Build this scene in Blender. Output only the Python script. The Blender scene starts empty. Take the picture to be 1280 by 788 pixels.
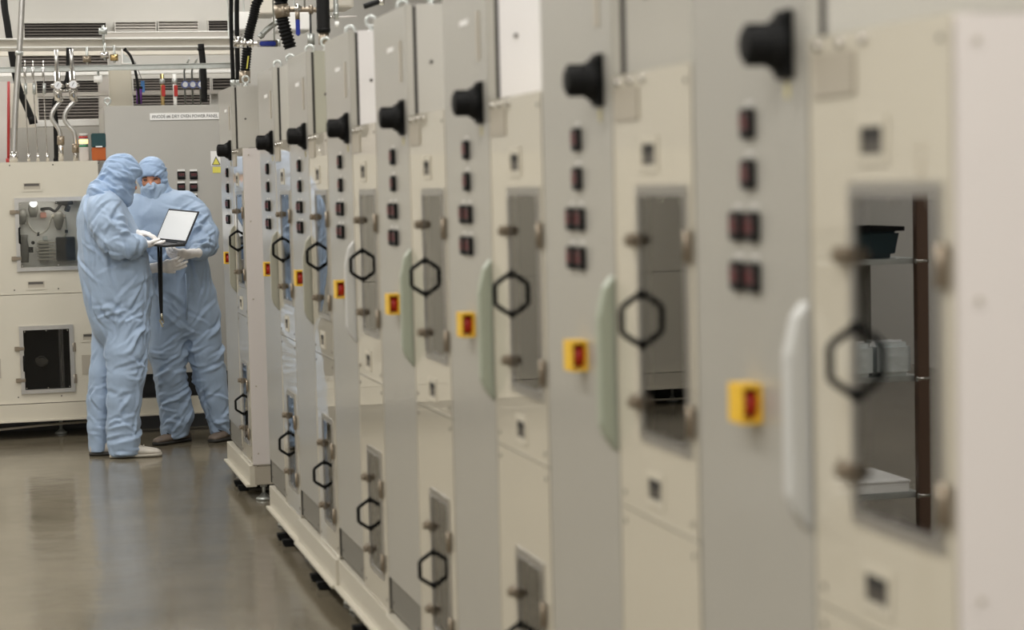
import bpy, bmesh, math, random
import numpy as np
from mathutils import Vector, Matrix
random.seed(7)
PI = math.pi
COL = bpy.context.scene.collection
SC = bpy.context.scene

# ------------------------------------------------------------------ camera
EYE = 1.62
YAW, PIT, ROL, FPX = 0.2485, 0.0665, 0.0242, 2500.0
_f = np.array([math.sin(YAW)*math.cos(PIT), math.cos(YAW)*math.cos(PIT), -math.sin(PIT)])
_r = np.array([math.cos(YAW), -math.sin(YAW), 0.0])
_u = np.cross(_r, _f)
RR = _r*math.cos(ROL) - _u*math.sin(ROL)
UU = _u*math.cos(ROL) + _r*math.sin(ROL)
def at(x, y, Y):
    """world point on the vertical plane at distance Y that was measured at pixel x, y"""
    d = _f*FPX + RR*(x-640) + UU*(394-y)
    d = d*(Y/d[1])
    return Vector((d[0], d[1], d[2]+EYE))
cd = bpy.data.cameras.new('camera'); cam = bpy.data.objects.new('camera', cd); COL.objects.link(cam)
cd.sensor_width = 36; cd.lens = FPX*36/1280
cd.clip_start = .1; cd.clip_end = 100
m = Matrix(((RR[0], UU[0], -_f[0], 0), (RR[1], UU[1], -_f[1], 0), (RR[2], UU[2], -_f[2], EYE), (0, 0, 0, 1)))
cam.matrix_world = m
cd.dof.use_dof = True; cd.dof.focus_distance = 12.3; cd.dof.aperture_fstop = 2.8
SC.camera = cam
# ------------------------------------------------------------------ world, light, exposure
w = bpy.data.worlds.new('world'); SC.world = w; w.use_nodes = True
w.node_tree.nodes['Background'].inputs[0].default_value = (.9, .95, 1, 1)
w.node_tree.nodes['Background'].inputs[1].default_value = .3
SC.view_settings.view_transform = 'Standard'; SC.view_settings.look = 'None'
SC.view_settings.gamma = 1; SC.view_settings.use_curve_mapping = False
SC.view_settings.exposure = -0.68
CEIL = 4.3
LAMPS = []
for ix, x in enumerate((-3.2, -0.9, 1.6)):
    for y in (-2.5, 1.0, 4.5, 8.0, 11.5, 15.0):
        ld = bpy.data.lights.new('lamp_light', 'AREA'); ld.shape = 'RECTANGLE'; ld.size = .5; ld.size_y = 2.2
        ld.energy = (30, 86, 72)[ix]*(1.5 if y < 0 else 1.25 if y < 2 else 1); ld.color = (1, .98, .94)
        lo = bpy.data.objects.new('lamp_light', ld); COL.objects.link(lo); lo.location = (x, y, CEIL-.13)
        LAMPS.append((x, y))

# ------------------------------------------------------------------ materials
MATS = {}
def mat(name, col, rough=.5, metal=0, coat=0, crough=.03, var=.0, vscale=4, bump=0, bscale=60, emit=None, estr=0, sheen=0, stretch=None, spec=.5):
    m_ = bpy.data.materials.new(name); m_.use_nodes = True; nt = m_.node_tree; b = nt.nodes['Principled BSDF']
    b.inputs['Base Color'].default_value = (*col, 1); b.inputs['Roughness'].default_value = rough
    b.inputs['Metallic'].default_value = metal; b.inputs['Coat Weight'].default_value = coat
    b.inputs['Coat Roughness'].default_value = crough; b.inputs['Sheen Weight'].default_value = sheen
    b.inputs['Specular IOR Level'].default_value = spec
    tc = nt.nodes.new('ShaderNodeTexCoord')
    if var:
        n = nt.nodes.new('ShaderNodeTexNoise'); n.inputs['Scale'].default_value = vscale; n.inputs['Detail'].default_value = 5
        mx = nt.nodes.new('ShaderNodeMix'); mx.data_type = 'RGBA'
        mx.inputs[6].default_value = (*[c*(1-var) for c in col], 1); mx.inputs[7].default_value = (*[min(1, c*(1+var)) for c in col], 1)
        if stretch:
            mp = nt.nodes.new('ShaderNodeMapping'); mp.inputs['Scale'].default_value = stretch
            nt.links.new(tc.outputs['Object'], mp.inputs[0]); nt.links.new(mp.outputs[0], n.inputs['Vector'])
        else: nt.links.new(tc.outputs['Object'], n.inputs['Vector'])
        nt.links.new(n.outputs[0], mx.inputs[0]); nt.links.new(mx.outputs[2], b.inputs['Base Color'])
    if bump:
        n2 = nt.nodes.new('ShaderNodeTexNoise'); n2.inputs['Scale'].default_value = bscale; n2.inputs['Detail'].default_value = 3
        bp = nt.nodes.new('ShaderNodeBump'); bp.inputs['Strength'].default_value = bump; bp.inputs['Distance'].default_value = .01
        nt.links.new(tc.outputs['Object'], n2.inputs['Vector']); nt.links.new(n2.outputs[0], bp.inputs['Height'])
        nt.links.new(bp.outputs[0], b.inputs['Normal'])
    if emit:
        b.inputs['Emission Color'].default_value = (*emit, 1); b.inputs['Emission Strength'].default_value = estr
    MATS[name] = m_; return m_
def glassmat(name, tint, rough=.0, ior=1.5):
    m_ = bpy.data.materials.new(name); m_.use_nodes = True; nt = m_.node_tree
    nt.nodes.remove(nt.nodes['Principled BSDF'])
    out = nt.nodes['Material Output']
    t = nt.nodes.new('ShaderNodeBsdfTransparent'); t.inputs[0].default_value = (*tint, 1)
    g = nt.nodes.new('ShaderNodeBsdfGlossy'); g.inputs['Roughness'].default_value = rough; g.inputs[0].default_value = (1, 1, 1, 1)
    fr = nt.nodes.new('ShaderNodeFresnel'); fr.inputs[0].default_value = ior
    mx = nt.nodes.new('ShaderNodeMixShader')
    nt.links.new(fr.outputs[0], mx.inputs[0]); nt.links.new(t.outputs[0], mx.inputs[1]); nt.links.new(g.outputs[0], mx.inputs[2])
    nt.links.new(mx.outputs[0], out.inputs[0]); MATS[name] = m_; return m_
cream = mat('cream_paint', (.60, .555, .455), .35, coat=1, crough=.02, var=.02)
cream_dull = mat('cream_enclosure', (.60, .56, .465), .4, coat=.3, crough=.15, var=.03)
grey = mat('grey_paint', (.405, .39, .35), .40, coat=.6, crough=.16, var=.02)
grey_side = mat('grey_side_paint', (.44, .425, .39), .45, var=.02)
olive_side = mat('olive_side_paint', (.36, .355, .29), .45, var=.02)
white_side = mat('white_side_paint', (.74, .72, .72), .45, var=.01)
endwhite = mat('warm_white_panel', (.665, .62, .595), .45, var=.015)
green_pull = mat('grey_green_plastic', (.36, .39, .31), .4)
white_pull = mat('white_plastic', (.56, .56, .54), .4)
dgrey = mat('dark_grey_paint', (.19, .18, .155), .5)
black = mat('black_plastic', (.006, .006, .006), .6, spec=.15)
rubber = mat('black_rubber', (.008, .008, .008), .6, spec=.2)
seam = mat('dark_seam', (.03, .028, .025), .8)
steel = mat('polished_steel', (.62, .60, .57), .18, 1)
brushed = mat('brushed_aluminium', (.55, .54, .52), .35, 1, var=.08, vscale=30)
galv = mat('galvanised_steel', (.50, .52, .50), .42, .8, var=.15, vscale=25)
bronze = mat('dull_hinge_metal', (.30, .25, .19), .35, .7)
screwm = mat('dark_screw_and_recess_shade', (.12, .11, .10), .4, .6)
yellow = mat('yellow_plastic', (.85, .52, .03), .4)
ylabel = mat('yellow_label', (.75, .68, .12), .5)
red = mat('red_plastic', (.42, .02, .015), .35)
redp = mat('red_paint', (.36, .02, .02), .4)
ledred = mat('red_display', (.16, .01, .015), .3, emit=(1, .10, .14), estr=.08)
wlabel = mat('white_label', (.85, .84, .82), .5)
ink = mat('black_ink', (.05, .05, .05), .6)
slabel = mat('beige_plate', (.42, .38, .31), .4)
glass = glassmat('clear_pane', (.90, .91, .90))
coated = glassmat('mirror_coated_pane', (.80, .80, .80), 0, 1.9)
mirrored = glassmat('dark_mirror_pane', (.5, .5, .5), 0, 3.8)
smoke = glassmat('smoked_pane', (.55, .55, .55), 0, 1.3)
inner = mat('light_chamber_lining', (.62, .61, .59), .5)
inner_mid = mat('grey_chamber_lining', (.12, .12, .115), .5)
inner_beige = mat('beige_chamber_lining', (.34, .32, .28), .5)
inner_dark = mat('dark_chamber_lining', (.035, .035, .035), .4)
suit = mat('light_blue_suit', (.325, .425, .575), .62, sheen=.12, bump=.07, bscale=90, var=.05, vscale=7)
hoodm = mat('blue_hood_cloth', (.285, .395, .575), .62, sheen=.12, bump=.07, bscale=90, var=.06, vscale=9)
maskm = mat('pale_blue_mask', (.33, .435, .585), .65, bump=.07, bscale=80, var=.05)
glovem = mat('white_glove', (.90, .87, .85), .45)
skin = mat('skin', (.46, .20, .115), .5, var=.12, vscale=30)
brow = mat('dark_brow', (.05, .03, .02), .7)
eyem = mat('eye_surface', (.06, .04, .035), .2)
shoew = mat('scuffed_white_shoe', (.55, .51, .45), .55, var=.3, vscale=25)
shoed = mat('worn_brown_shoe', (.15, .115, .09), .5, var=.5, vscale=30)
sole = mat('dark_sole', (.03, .028, .025), .7)
solew = mat('pale_sole', (.42, .39, .33), .6)
lapb = mat('laptop_shell', (.02, .02, .022), .35)
lapk = mat('laptop_keys', (.04, .04, .045), .5)
screen = mat('lit_screen', (.3, .3, .3), .3, emit=(.97, .98, .95), estr=.78)
metalbit = mat('clip_metal', (.45, .42, .33), .25, 1)
wallm = mat('wall_paint', (.47, .455, .42), .7, var=.02)
ceilm = mat('ceiling_paint', (.50, .49, .46), .8)
upperm = mat('duct_paint', (.50, .48, .44), .6, var=.02)
slat_d = mat('dark_slat', (.10, .088, .078), .5)
slat_b = mat('brown_slat', (.17, .15, .135), .5)
slat_l = mat('light_slat', (.50, .47, .43), .5)
beamm = mat('cream_tray', (.66, .62, .54), .4)
whitebox = mat('white_box_paint', (.86, .85, .82), .5)
teal = mat('teal_lens', (.006, .045, .05), .25)
orange = mat('orange_lens', (.40, .085, .01), .25, emit=(1, .25, .02), estr=.05)
amberl = mat('amber_lit_lens', (.9, .6, .2), .3, emit=(1, .62, .25), estr=3.0)
greenl = mat('green_lens', (.03, .22, .10), .3)
bluem = mat('blue_handle', (.015, .035, .30), .35)
bluetag = mat('blue_tag', (.08, .25, .60), .5)
purple = mat('purple_cable', (.10, .02, .18), .5)
gaugef = mat('gauge_face', (.75, .76, .78), .4)
gaugeb = mat('blue_gauge_rim', (.12, .16, .40), .4)
foil = mat('silver_foil', (.70, .75, .75), .30, .5, bump=.6, bscale=18)
tealbin = mat('dark_teal_bag', (.012, .03, .037), .35)
rackm = mat('brown_rack_post', (.13, .08, .055), .4, .3)
tubec = mat('clear_tube', (.52, .49, .42), .3)
brassm = mat('brass', (.55, .40, .18), .3, 1)
pink = mat('salmon_block', (.42, .18, .13), .5)
lampm = mat('lamp_diffuser', (.9, .9, .9), .5, emit=(1, .96, .9), estr=5.0)

# floor: glossy worn epoxy over concrete
def floor_mat():
    m_ = bpy.data.materials.new('polished_floor'); m_.use_nodes = True; nt = m_.node_tree; b = nt.nodes['Principled BSDF']
    tc = nt.nodes.new('ShaderNodeTexCoord')
    n = nt.nodes.new('ShaderNodeTexNoise'); n.inputs['Scale'].default_value = 1.6; n.inputs['Detail'].default_value = 8; n.inputs['Roughness'].default_value = .6
    cr = nt.nodes.new('ShaderNodeValToRGB')
    cr.color_ramp.elements[0].position = .3; cr.color_ramp.elements[0].color = (.125, .106, .072, 1)
    cr.color_ramp.elements[1].position = .72; cr.color_ramp.elements[1].color = (.185, .158, .112, 1)
    nt.links.new(tc.outputs['Object'], n.inputs['Vector']); nt.links.new(n.outputs[0], cr.inputs[0])
    v = nt.nodes.new('ShaderNodeTexVoronoi'); v.feature = 'DISTANCE_TO_EDGE'; v.inputs['Scale'].default_value = 1.1
    wn = nt.nodes.new('ShaderNodeTexNoise'); wn.inputs['Scale'].default_value = 3; 
    mv = nt.nodes.new('ShaderNodeMix'); mv.data_type = 'RGBA'; mv.inputs[0].default_value = .12
    nt.links.new(tc.outputs['Object'], wn.inputs['Vector']); nt.links.new(tc.outputs['Object'], mv.inputs[6]); nt.links.new(wn.outputs[1], mv.inputs[7])
    nt.links.new(mv.outputs[2], v.inputs['Vector'])
    r2 = nt.nodes.new('ShaderNodeValToRGB'); r2.color_ramp.elements[0].color = (.72, .72, .72, 1); r2.color_ramp.elements[1].color = (1, 1, 1, 1)
    r2.color_ramp.elements[1].position = .006
    nt.links.new(v.outputs[0], r2.inputs[0])
    mu = nt.nodes.new('ShaderNodeMix'); mu.data_type = 'RGBA'; mu.blend_type = 'MULTIPLY'; mu.inputs[0].default_value = .5
    nt.links.new(cr.outputs[0], mu.inputs[6]); nt.links.new(r2.outputs[0], mu.inputs[7]); nt.links.new(mu.outputs[2], b.inputs['Base Color'])
    n3 = nt.nodes.new('ShaderNodeTexNoise'); n3.inputs['Scale'].default_value = 2.3; n3.inputs['Detail'].default_value = 6
    mr = nt.nodes.new('ShaderNodeMapRange'); mr.inputs[3].default_value = .08; mr.inputs[4].default_value = .22
    nt.links.new(tc.outputs['Object'], n3.inputs['Vector']); nt.links.new(n3.outputs[0], mr.inputs[0]); nt.links.new(mr.outputs[0], b.inputs['Roughness'])
    n4 = nt.nodes.new('ShaderNodeTexNoise'); n4.inputs['Scale'].default_value = 5; n4.inputs['Detail'].default_value = 4
    bp = nt.nodes.new('ShaderNodeBump'); bp.inputs['Strength'].default_value = .12; bp.inputs['Distance'].default_value = .02
    nt.links.new(tc.outputs['Object'], n4.inputs['Vector']); nt.links.new(n4.outputs[0], bp.inputs['Height']); nt.links.new(bp.outputs[0], b.inputs['Normal'])
    return m_
floorm = floor_mat()

# ------------------------------------------------------------------ mesh helpers
class MB:
    def __init__(s): s.v = []; s.f = []; s.sm = []
    def add(s, vs, fs, smooth=False):
        o = len(s.v); s.v += [tuple(v) for v in vs]; s.f += [tuple(i+o for i in f) for f in fs]; s.sm += [smooth]*len(fs); return s
    def box(s, x0, x1, y0, y1, z0, z1):
        x0, x1 = min(x0, x1), max(x0, x1); y0, y1 = min(y0, y1), max(y0, y1); z0, z1 = min(z0, z1), max(z0, z1)
        v = [(x0, y0, z0), (x1, y0, z0), (x1, y1, z0), (x0, y1, z0), (x0, y0, z1), (x1, y0, z1), (x1, y1, z1), (x0, y1, z1)]
        return s.add(v, [(0, 3, 2, 1), (4, 5, 6, 7), (0, 1, 5, 4), (1, 2, 6, 5), (2, 3, 7, 6), (3, 0, 4, 7)])
    def bar(s, a, b, wx, wz, up=(0, 0, 1)):
        a = Vector(a); b = Vector(b); d = (b-a).normalized(); up = Vector(up)
        x = d.cross(up); x = x.normalized() if x.length > 1e-4 else Vector((1, 0, 0)); z = x.cross(d).normalized()
        vs = []
        for p in (a, b):
            for i, j in ((-1, -1), (1, -1), (1, 1), (-1, 1)): vs.append(p+x*wx/2*i+z*wz/2*j)
        return s.add(vs, [(0, 1, 2, 3), (7, 6, 5, 4), (0, 4, 5, 1), (1, 5, 6, 2), (2, 6, 7, 3), (3, 7, 4, 0)])
    def tube(s, pts, r, n=10, cap=True):
        pts = [Vector(p) for p in pts]; rs = r if isinstance(r, (list, tuple)) else [r]*len(pts)
        d0 = (pts[1]-pts[0]).normalized(); a = Vector((0, 0, 1)) if abs(d0.z) < .9 else Vector((1, 0, 0))
        x = d0.cross(a).normalized(); vs = []
        for i, p in enumerate(pts):
            d = (pts[min(i+1, len(pts)-1)]-pts[max(i-1, 0)]).normalized()
            x = (x-d*x.dot(d)).normalized(); y = d.cross(x)
            for k in range(n):
                t = 2*PI*k/n; vs.append(p+(x*math.cos(t)+y*math.sin(t))*rs[i])
        fs = [(i*n+k, i*n+(k+1) % n, (i+1)*n+(k+1) % n, (i+1)*n+k) for i in range(len(pts)-1) for k in range(n)]
        s.add(vs, fs, True)
        if cap:
            o = len(s.v)-len(vs); s.f += [tuple(o+k for k in reversed(range(n))), tuple(o+(len(pts)-1)*n+k for k in range(n))]; s.sm += [False, False]
        return s
    def ring(s, c, ax, R, r, n=20, m_=8, e1=None):
        c = Vector(c); ax = Vector(ax).normalized(); x = Vector((0, 0, 1)) if abs(ax.z) < .9 else Vector((1, 0, 0))
        x = (x-ax*x.dot(ax)).normalized(); y = ax.cross(x); vs = []
        for i in range(n):
            t = 2*PI*i/n; d = x*math.cos(t)+y*math.sin(t)
            for k in range(m_):
                q = 2*PI*k/m_; vs.append(c+d*(R+r*math.cos(q))+ax*r*math.sin(q))
        return s.add(vs, [(i*m_+k, ((i+1) % n)*m_+k, ((i+1) % n)*m_+(k+1) % m_, i*m_+(k+1) % m_) for i in range(n) for k in range(m_)], True)
    def prism(s, poly, f, a, b):
        """poly: 2D points; f(u, v, t) gives the 3D point; extruded from t=a to t=b"""
        n = len(poly); vs = [f(u, v, a) for u, v in poly]+[f(u, v, b) for u, v in poly]
        return s.add(vs, [tuple(range(n))[::-1], tuple(range(n, 2*n))]+[(i, (i+1) % n, n+(i+1) % n, n+i) for i in range(n)])
    def sheet(s, y0, y1, z0, z1, holes, x0, x1):
        ys = sorted({y0, y1, *[h[0] for h in holes], *[h[1] for h in holes]}); zs = sorted({z0, z1, *[h[2] for h in holes], *[h[3] for h in holes]})
        inh = lambda y, z: any(h[0] < y < h[1] and h[2] < z < h[3] for h in holes)
        ny, nz = len(ys)-1, len(zs)-1; solid = lambda i, j: 0 <= i < ny and 0 <= j < nz and not inh((ys[i]+ys[i+1])/2, (zs[j]+zs[j+1])/2)
        idx = {}; vs = []; fs = []
        def vv(i, j, k):
            if (i, j, k) not in idx: idx[i, j, k] = len(vs); vs.append(((x0, x1)[k], ys[i], zs[j]))
            return idx[i, j, k]
        for i in range(ny):
            for j in range(nz):
                if not solid(i, j): continue
                fs.append((vv(i, j, 0), vv(i, j+1, 0), vv(i+1, j+1, 0), vv(i+1, j, 0))); fs.append((vv(i, j, 1), vv(i+1, j, 1), vv(i+1, j+1, 1), vv(i, j+1, 1)))
                for di, dj, p, q in ((-1, 0, (i, j), (i, j+1)), (1, 0, (i+1, j+1), (i+1, j)), (0, -1, (i+1, j), (i, j)), (0, 1, (i, j+1), (i+1, j+1))):
                    if not solid(i+di, j+dj): fs.append((vv(*p, 0), vv(*q, 0), vv(*q, 1), vv(*p, 1)))
        s.add(vs, fs)
        return s
    def mesh(s, name, bevel=0):
        me = bpy.data.meshes.new(name); me.from_pydata(s.v, [], s.f); me.update()
        bm = bmesh.new(); bm.from_mesh(me)
        if bevel: 
            bmesh.ops.bevel(bm, geom=[e for e in bm.edges if len(e.link_faces) == 2 and e.calc_face_angle(0) > .6], offset=bevel, segments=2, affect='EDGES', clamp_overlap=True)
        bmesh.ops.recalc_face_normals(bm, faces=bm.faces)
        bm.to_mesh(me); bm.free()
        if not bevel: me.polygons.foreach_set('use_smooth', s.sm)
        return me
CACHE = {}
def obj(name, mb, mt, parent=None, key=None, bevel=0, loc=None):
    """one mesh object; mb may be a function that is only run the first time this key is seen"""
    k = (key, mt.name) if key else None
    if k and k in CACHE: me = CACHE[k]
    else:
        if callable(mb): mb = mb()
        me = mb.mesh(name, bevel) if isinstance(mb, MB) else mb
        me.materials.clear(); me.materials.append(mt)
        if k: CACHE[k] = me
    o = bpy.data.objects.new(name, me); COL.objects.link(o)
    if parent: o.parent = parent
    if loc is not None: o.location = loc
    return o
def tag(o, label, cat=None, group=None, kind=None):
    if label: o['label'] = label
    if cat: o['category'] = cat
    if group: o['group'] = group
    if kind: o['kind'] = kind
    return o
def thing(name, loc, label, cat, group=None, rz=0):
    o = bpy.data.objects.new(name, None); COL.objects.link(o); o.empty_display_size = .1
    o.location = loc; o.rotation_euler = (0, 0, rz); return tag(o, label, cat, group)
def spline(pts, n=8):
    P = [Vector(p) for p in pts]; P = [P[0]*2-P[1]]+P+[P[-1]*2-P[-2]]; out = []
    for i in range(1, len(P)-2):
        for k in range(n):
            t = k/n; a, b, c, d = P[i-1:i+3]
            out.append(.5*((2*b)+(c-a)*t+(2*a-5*b+4*c-d)*t*t+(3*b-a-3*c+d)*t**3))
    return out+[P[-2]]
def text_mesh(txt, size, depth=.001, align='CENTER'):
    cu = bpy.data.curves.new('txt', 'FONT'); cu.body = txt; cu.size = size; cu.extrude = depth; cu.align_x = align; cu.align_y = 'CENTER'; cu.resolution_u = 2
    o = bpy.data.objects.new('txt', cu); COL.objects.link(o)
    dg = bpy.context.evaluated_depsgraph_get(); dg.update()
    me = bpy.data.meshes.new_from_object(o.evaluated_get(dg)); bpy.data.objects.remove(o); bpy.data.curves.remove(cu); return me
def structure(name, mb, mt, label=None, bevel=0):
    o = obj(name, mb, mt, bevel=bevel); o['kind'] = 'structure'
    return o

# ------------------------------------------------------------------ room
XL, XR, YB, YF = -5.0, 4.5, -4.5, 16.6
structure('floor', MB().box(XL-.1, XR+.1, YB-.1, YF+.1, -.1, 0), floorm)
structure('ceiling', MB().box(XL-.1, XR+.1, YB-.1, YF+.1, CEIL, CEIL+.1), ceilm)
structure('wall_left', MB().box(XL-.1, XL, YB, YF, 0, CEIL), mat('pale_wall_paint', (.66, .64, .60), .7, var=.02))
structure('wall_right', MB().box(XR, XR+.1, YB, YF, 0, CEIL), wallm)
structure('wall_rear', MB().box(XL, XR, YB-.1, YB, 0, CEIL), wallm)
structure('wall_far', MB().box(XL, XR, YF, YF+.1, 0, CEIL), wallm)
for i, (x, y) in enumerate(LAMPS):
    col_ = ('left', 'middle', 'right')[i//6]; row_ = ('behind the camera', 'above the camera end', 'above the near cabinets', 'above the middle of the aisle', 'above the far cabinets', 'at the far wall')[i % 6]
    t = thing('ceiling_light', (x, y, CEIL), 'long white ceiling light in the %s line, %s' % (col_, row_), 'ceiling light', 'long ceiling lights')
    obj('lamp_housing', lambda: MB().box(-.3, .3, -1.15, 1.15, -.1, 0), whitebox, t, 'lamphousing', .005)
    obj('lamp_diffuser', lambda: MB().box(-.26, .26, -1.11, 1.11, -.118, -.1005), lampm, t, 'lampdiff')

# ------------------------------------------------------------------ the oven row
D = 1.208
def flush_handle(parent, y, z, L=.10):
    rm, tm = (screwm, seam) if L < .11 else (slabel, screwm)  # short row handles: shade inside the recess is put in as a dark colour
    h = obj('flush_handle', lambda: MB().sheet(-L/2, L/2, -.034, .034, [(-L/2+.012, L/2-.012, -.02, .02)], -.003, .0), cream_dull, parent, 'fh%.2f' % L, .001, (0, y, z))
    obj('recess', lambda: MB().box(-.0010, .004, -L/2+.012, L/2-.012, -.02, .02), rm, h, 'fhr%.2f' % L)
    obj('pull_tab', lambda: MB().box(-.003, -.001, -L/2+.020, L/2-.016, .002, .016), tm, h, 'fht%.2f' % L)
    return h
def hex_grip_mb():
    # C-shaped half hexagon grip standing off the door
    pts = [(0, 0, .050), (-.008, 0, .048), (-.036, 0, .029), (-.042, 0, .022), (-.042, 0, -.022), (-.036, 0, -.029), (-.008, 0, -.048), (0, 0, -.050)]
    mb = MB(); mb.tube(pts, .0062, 10); mb.tube([(0, 0, .050), (-.005, 0, .050)], .010, 12); mb.tube([(0, 0, -.050), (-.005, 0, -.050)], .010, 12); return mb
def latch_mb():
    mb = MB(); mb.box(-.008, 0, -.022, .040, -.014, .014); mb.tube([(-.006, .008, 0), (-.022, .008, 0)], .011, 12)
    mb.box(-.020, -.013, -.022, .008, -.006, .006); return mb
def hinge_mb():
    mb = MB(); mb.box(-.003, 0, -.018, .018, -.030, .030); mb.tube([(-.004, 0, -.03), (-.004, 0, .03)], .005, 10); return mb
def bolt(parent, y, z, x=0, key='bolt'):
    return obj('bolt', lambda: MB().tube([(0, 0, 0), (-.002, 0, 0)], .005, 8), screwm, parent, key, 0, (x, y, z))
def window(door, y0, y1, z0, z1, pane, grip_z, lat, hin=True, fw=.018, fh=.004):
    k = '%.3f_%.3f_%.3f' % (y1-y0, z1-z0, fw)
    fr = obj('window_frame', lambda: MB().sheet(-fw, y1-y0+fw, -fw, z1-z0+fw, [(0, y1-y0, 0, z1-z0)], -fh, .002), brushed, door, 'wf'+k, .0015, (0, y0, z0))
    obj('window_pane', lambda: MB().box(-.0025, .001, 0, y1-y0, 0, z1-z0), pane, door, 'wp'+k, 0, (0, y0, z0))
    for (yy, zz) in ((.01, .01), (y1-y0-.01, .01), (.01, z1-z0-.01), (y1-y0-.01, z1-z0-.01), ((y1-y0)/2, .008), ((y1-y0)/2, z1-z0-.008)):
        obj('screw', lambda: MB().tube([(0, 0, 0), (-.002, 0, 0)], .004, 8), steel, door, 'wscrew', 0, (-.0025, y0+yy, z0+zz))
    for z in lat:
        obj('latch', latch_mb, bronze, door, 'latch', .0015, (-.004, y1+.018, z))
        if hin: obj('hinge', hinge_mb, bronze, door, 'hinge', 0, (-.004, y0-.022, z-.005))
    obj('grip_handle', hex_grip_mb, black, door, 'grip', 0, (-.002, y1+.002, grip_z))
def oven(name, x, y, rz, label, group, L, W1, W2, depth=.85, end=None, pane1=coated, pane2=coated, foot=True, slots=(), lining=inner, cd_=.16, skx=0, lin2=inner_beige, FL=None):
    """oven cabinet with two window doors; local -x faces the aisle, y runs to its left"""
    t = thing(name, (x, y, 0), label, 'oven cabinet', group, rz)
    FL = FL or L
    zt, zb, zs = 1.826, .19, .955
    k = '%.3f_%.3f' % (FL, depth)
    obj('body', lambda: MB().box(.03, depth, 0, FL, zt-.02, zt).box(.03, depth, 0, FL, zb, zb+.02).box(.03, depth, 0, .012, zb, zt).box(.03, depth, FL-.012, FL, zb, zt)
        .box(depth-.012, depth, 0, FL, zb, zt).box(.03, depth, 0, FL, zs-.012, zs+.012), cream_dull, t, 'ovenbody'+k)
    obj('chamber_lining', lambda: MB().box(cd_, cd_+.01, .012, L-.005, zs+.012, zt-.02).box(.03, cd_, .012, .016, zs+.02, zt-.03).box(.03, cd_, L-.008, L-.004, zs+.02, zt-.03).box(.03, cd_, .012, L-.004, zs+.013, zs+.02), lining, t, 'lin%.2f' % cd_+k+'%.3f' % L)
    obj('chamber_lining', lambda: MB().box(.30, .31, .012, L-.005, zb+.02, zs-.012).box(.03, .30, .012, .016, zb+.03, zs-.02).box(.03, .30, L-.008, L-.004, zb+.03, zs-.02).box(.03, .3, .012, L-.004, zb+.02, zb+.03), lin2, t, 'lin2'+k+'%.3f' % L)
    u = obj('upper_door', lambda: MB().sheet(.003, L-.003, zs+.003, zt-.001, [(w_[0], w_[1], w_[2], w_[3]) for w_ in W1], 0, .028), cream, t, 'ud%.3f%s' % (L, W1), .002)
    l = obj('lower_door', lambda: MB().sheet(.003, L-.003, zb, zs-.003, [(w_[0], w_[1], w_[2], w_[3]) for w_ in W2], 0, .028), cream, t, 'ld%.3f%s' % (L, W2), .002)
    for w_ in W1: window(u, *w_[:4], pane1, 1.345, (1.50, 1.18))
    for w_ in W2: window(l, *w_[:4], pane2, .475, (.602, .350))
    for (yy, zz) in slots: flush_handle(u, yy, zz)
    for yy in (.03, L-.03):
        for zz, d_ in ((zt-.03, u), (zs+.03, u), (zs-.03, l), (zb+.035, l)): bolt(d_, yy, zz)
    if end:
        e = obj('end_panel', lambda: MB().box(.002, depth, -.012, -.001, zb+.001, zt-.002), end, t, 'end'+k, .002)
        for zz in (.25, .60, 1.05, 1.45, 1.79): obj('screw', lambda: MB().tube([(0, 0, 0), (0, -.003, 0)], .0045, 8), slabel, e, 'endscrew', 0, (.03, -.012, zz))
    if foot:
        for xx, yy in ((.09, .07), (.09, FL-.25), (depth-.1, .07), (depth-.1, FL-.25)):
            obj('levelling_foot', lambda: MB().tube([(0, 0, 0), (0, 0, .012), (0, 0, .02), (0, 0, .035)], [.045, .045, .03, .012], 16).tube([(0, 0, .02), (0, 0, .10)], .009, 10).tube([(0, 0, .075), (0, 0, .095)], .02, 6), galv, t, 'foot', 0, (xx, yy, 0))
        for yy in (FL*.45, FL*.62):
            obj('lifting_bar', lambda: MB().box(-.06, .5, -.03, .03, .0, .022), rubber, t, 'liftbar', .002, (0, yy, 0))
    return t
def eye_bolt(parent, loc, key='eye', s=1.0):
    return obj('eye_bolt', lambda: MB().ring((0, 0, .036*s), (.35, 1, 0), .018*s, .0062*s, 18, 8).tube([(0, 0, 0), (0, 0, .016*s)], .008*s, 10).tube([(0, 0, 0), (0, 0, .005)], .015*s, 12), galv, parent, key, 0, loc)
def digits(parent, L):
    """red seven-segment numerals of one temperature controller"""
    mb = MB()
    for j, (zc, h) in enumerate(((.009, .010), (-.004, .008))):
        for i in range(3 if j == 0 else 4):
            y = .013-i*(.012 if j == 0 else .0085); w_ = h*.5
            mb.box(-.0132, -.0125, y-w_/2, y+w_/2, zc+h/2-.001, zc+h/2+.001); mb.box(-.0132, -.0125, y-w_/2, y+w_/2, zc-h/2-.001, zc-h/2+.001)
            mb.box(-.0132, -.0125, y+w_/2-.0008, y+w_/2+.0008, zc-h/2, zc+h/2)
            if i % 2: mb.box(-.0132, -.0125, y-w_/2, y+w_/2, zc-.001, zc+.001)
    return mb
def controller(parent, y, z, x=0):
    c = obj('temperature_controller', lambda: MB().box(-.011, 0, -.025, .025, -.025, .025), black, parent, 'ctl', .0025, (x, y, z))
    obj('controller_screen', lambda: MB().box(-.0122, -.010, -.021, .021, -.013, .018), inner_dark, c, 'ctls')
    obj('digit_display', lambda: digits(None, 0), ledred, c, 'ctld')
    obj('controller_tag', lambda: MB().box(-.0015, 0, -.018, .018, .030, .037), tagm, c, 'ctlt')
mat_pale = mat('pale_yellow_label', (.55, .50, .26), .6)
tagm = mat('grey_tag', (.60, .59, .56), .5)
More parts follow.
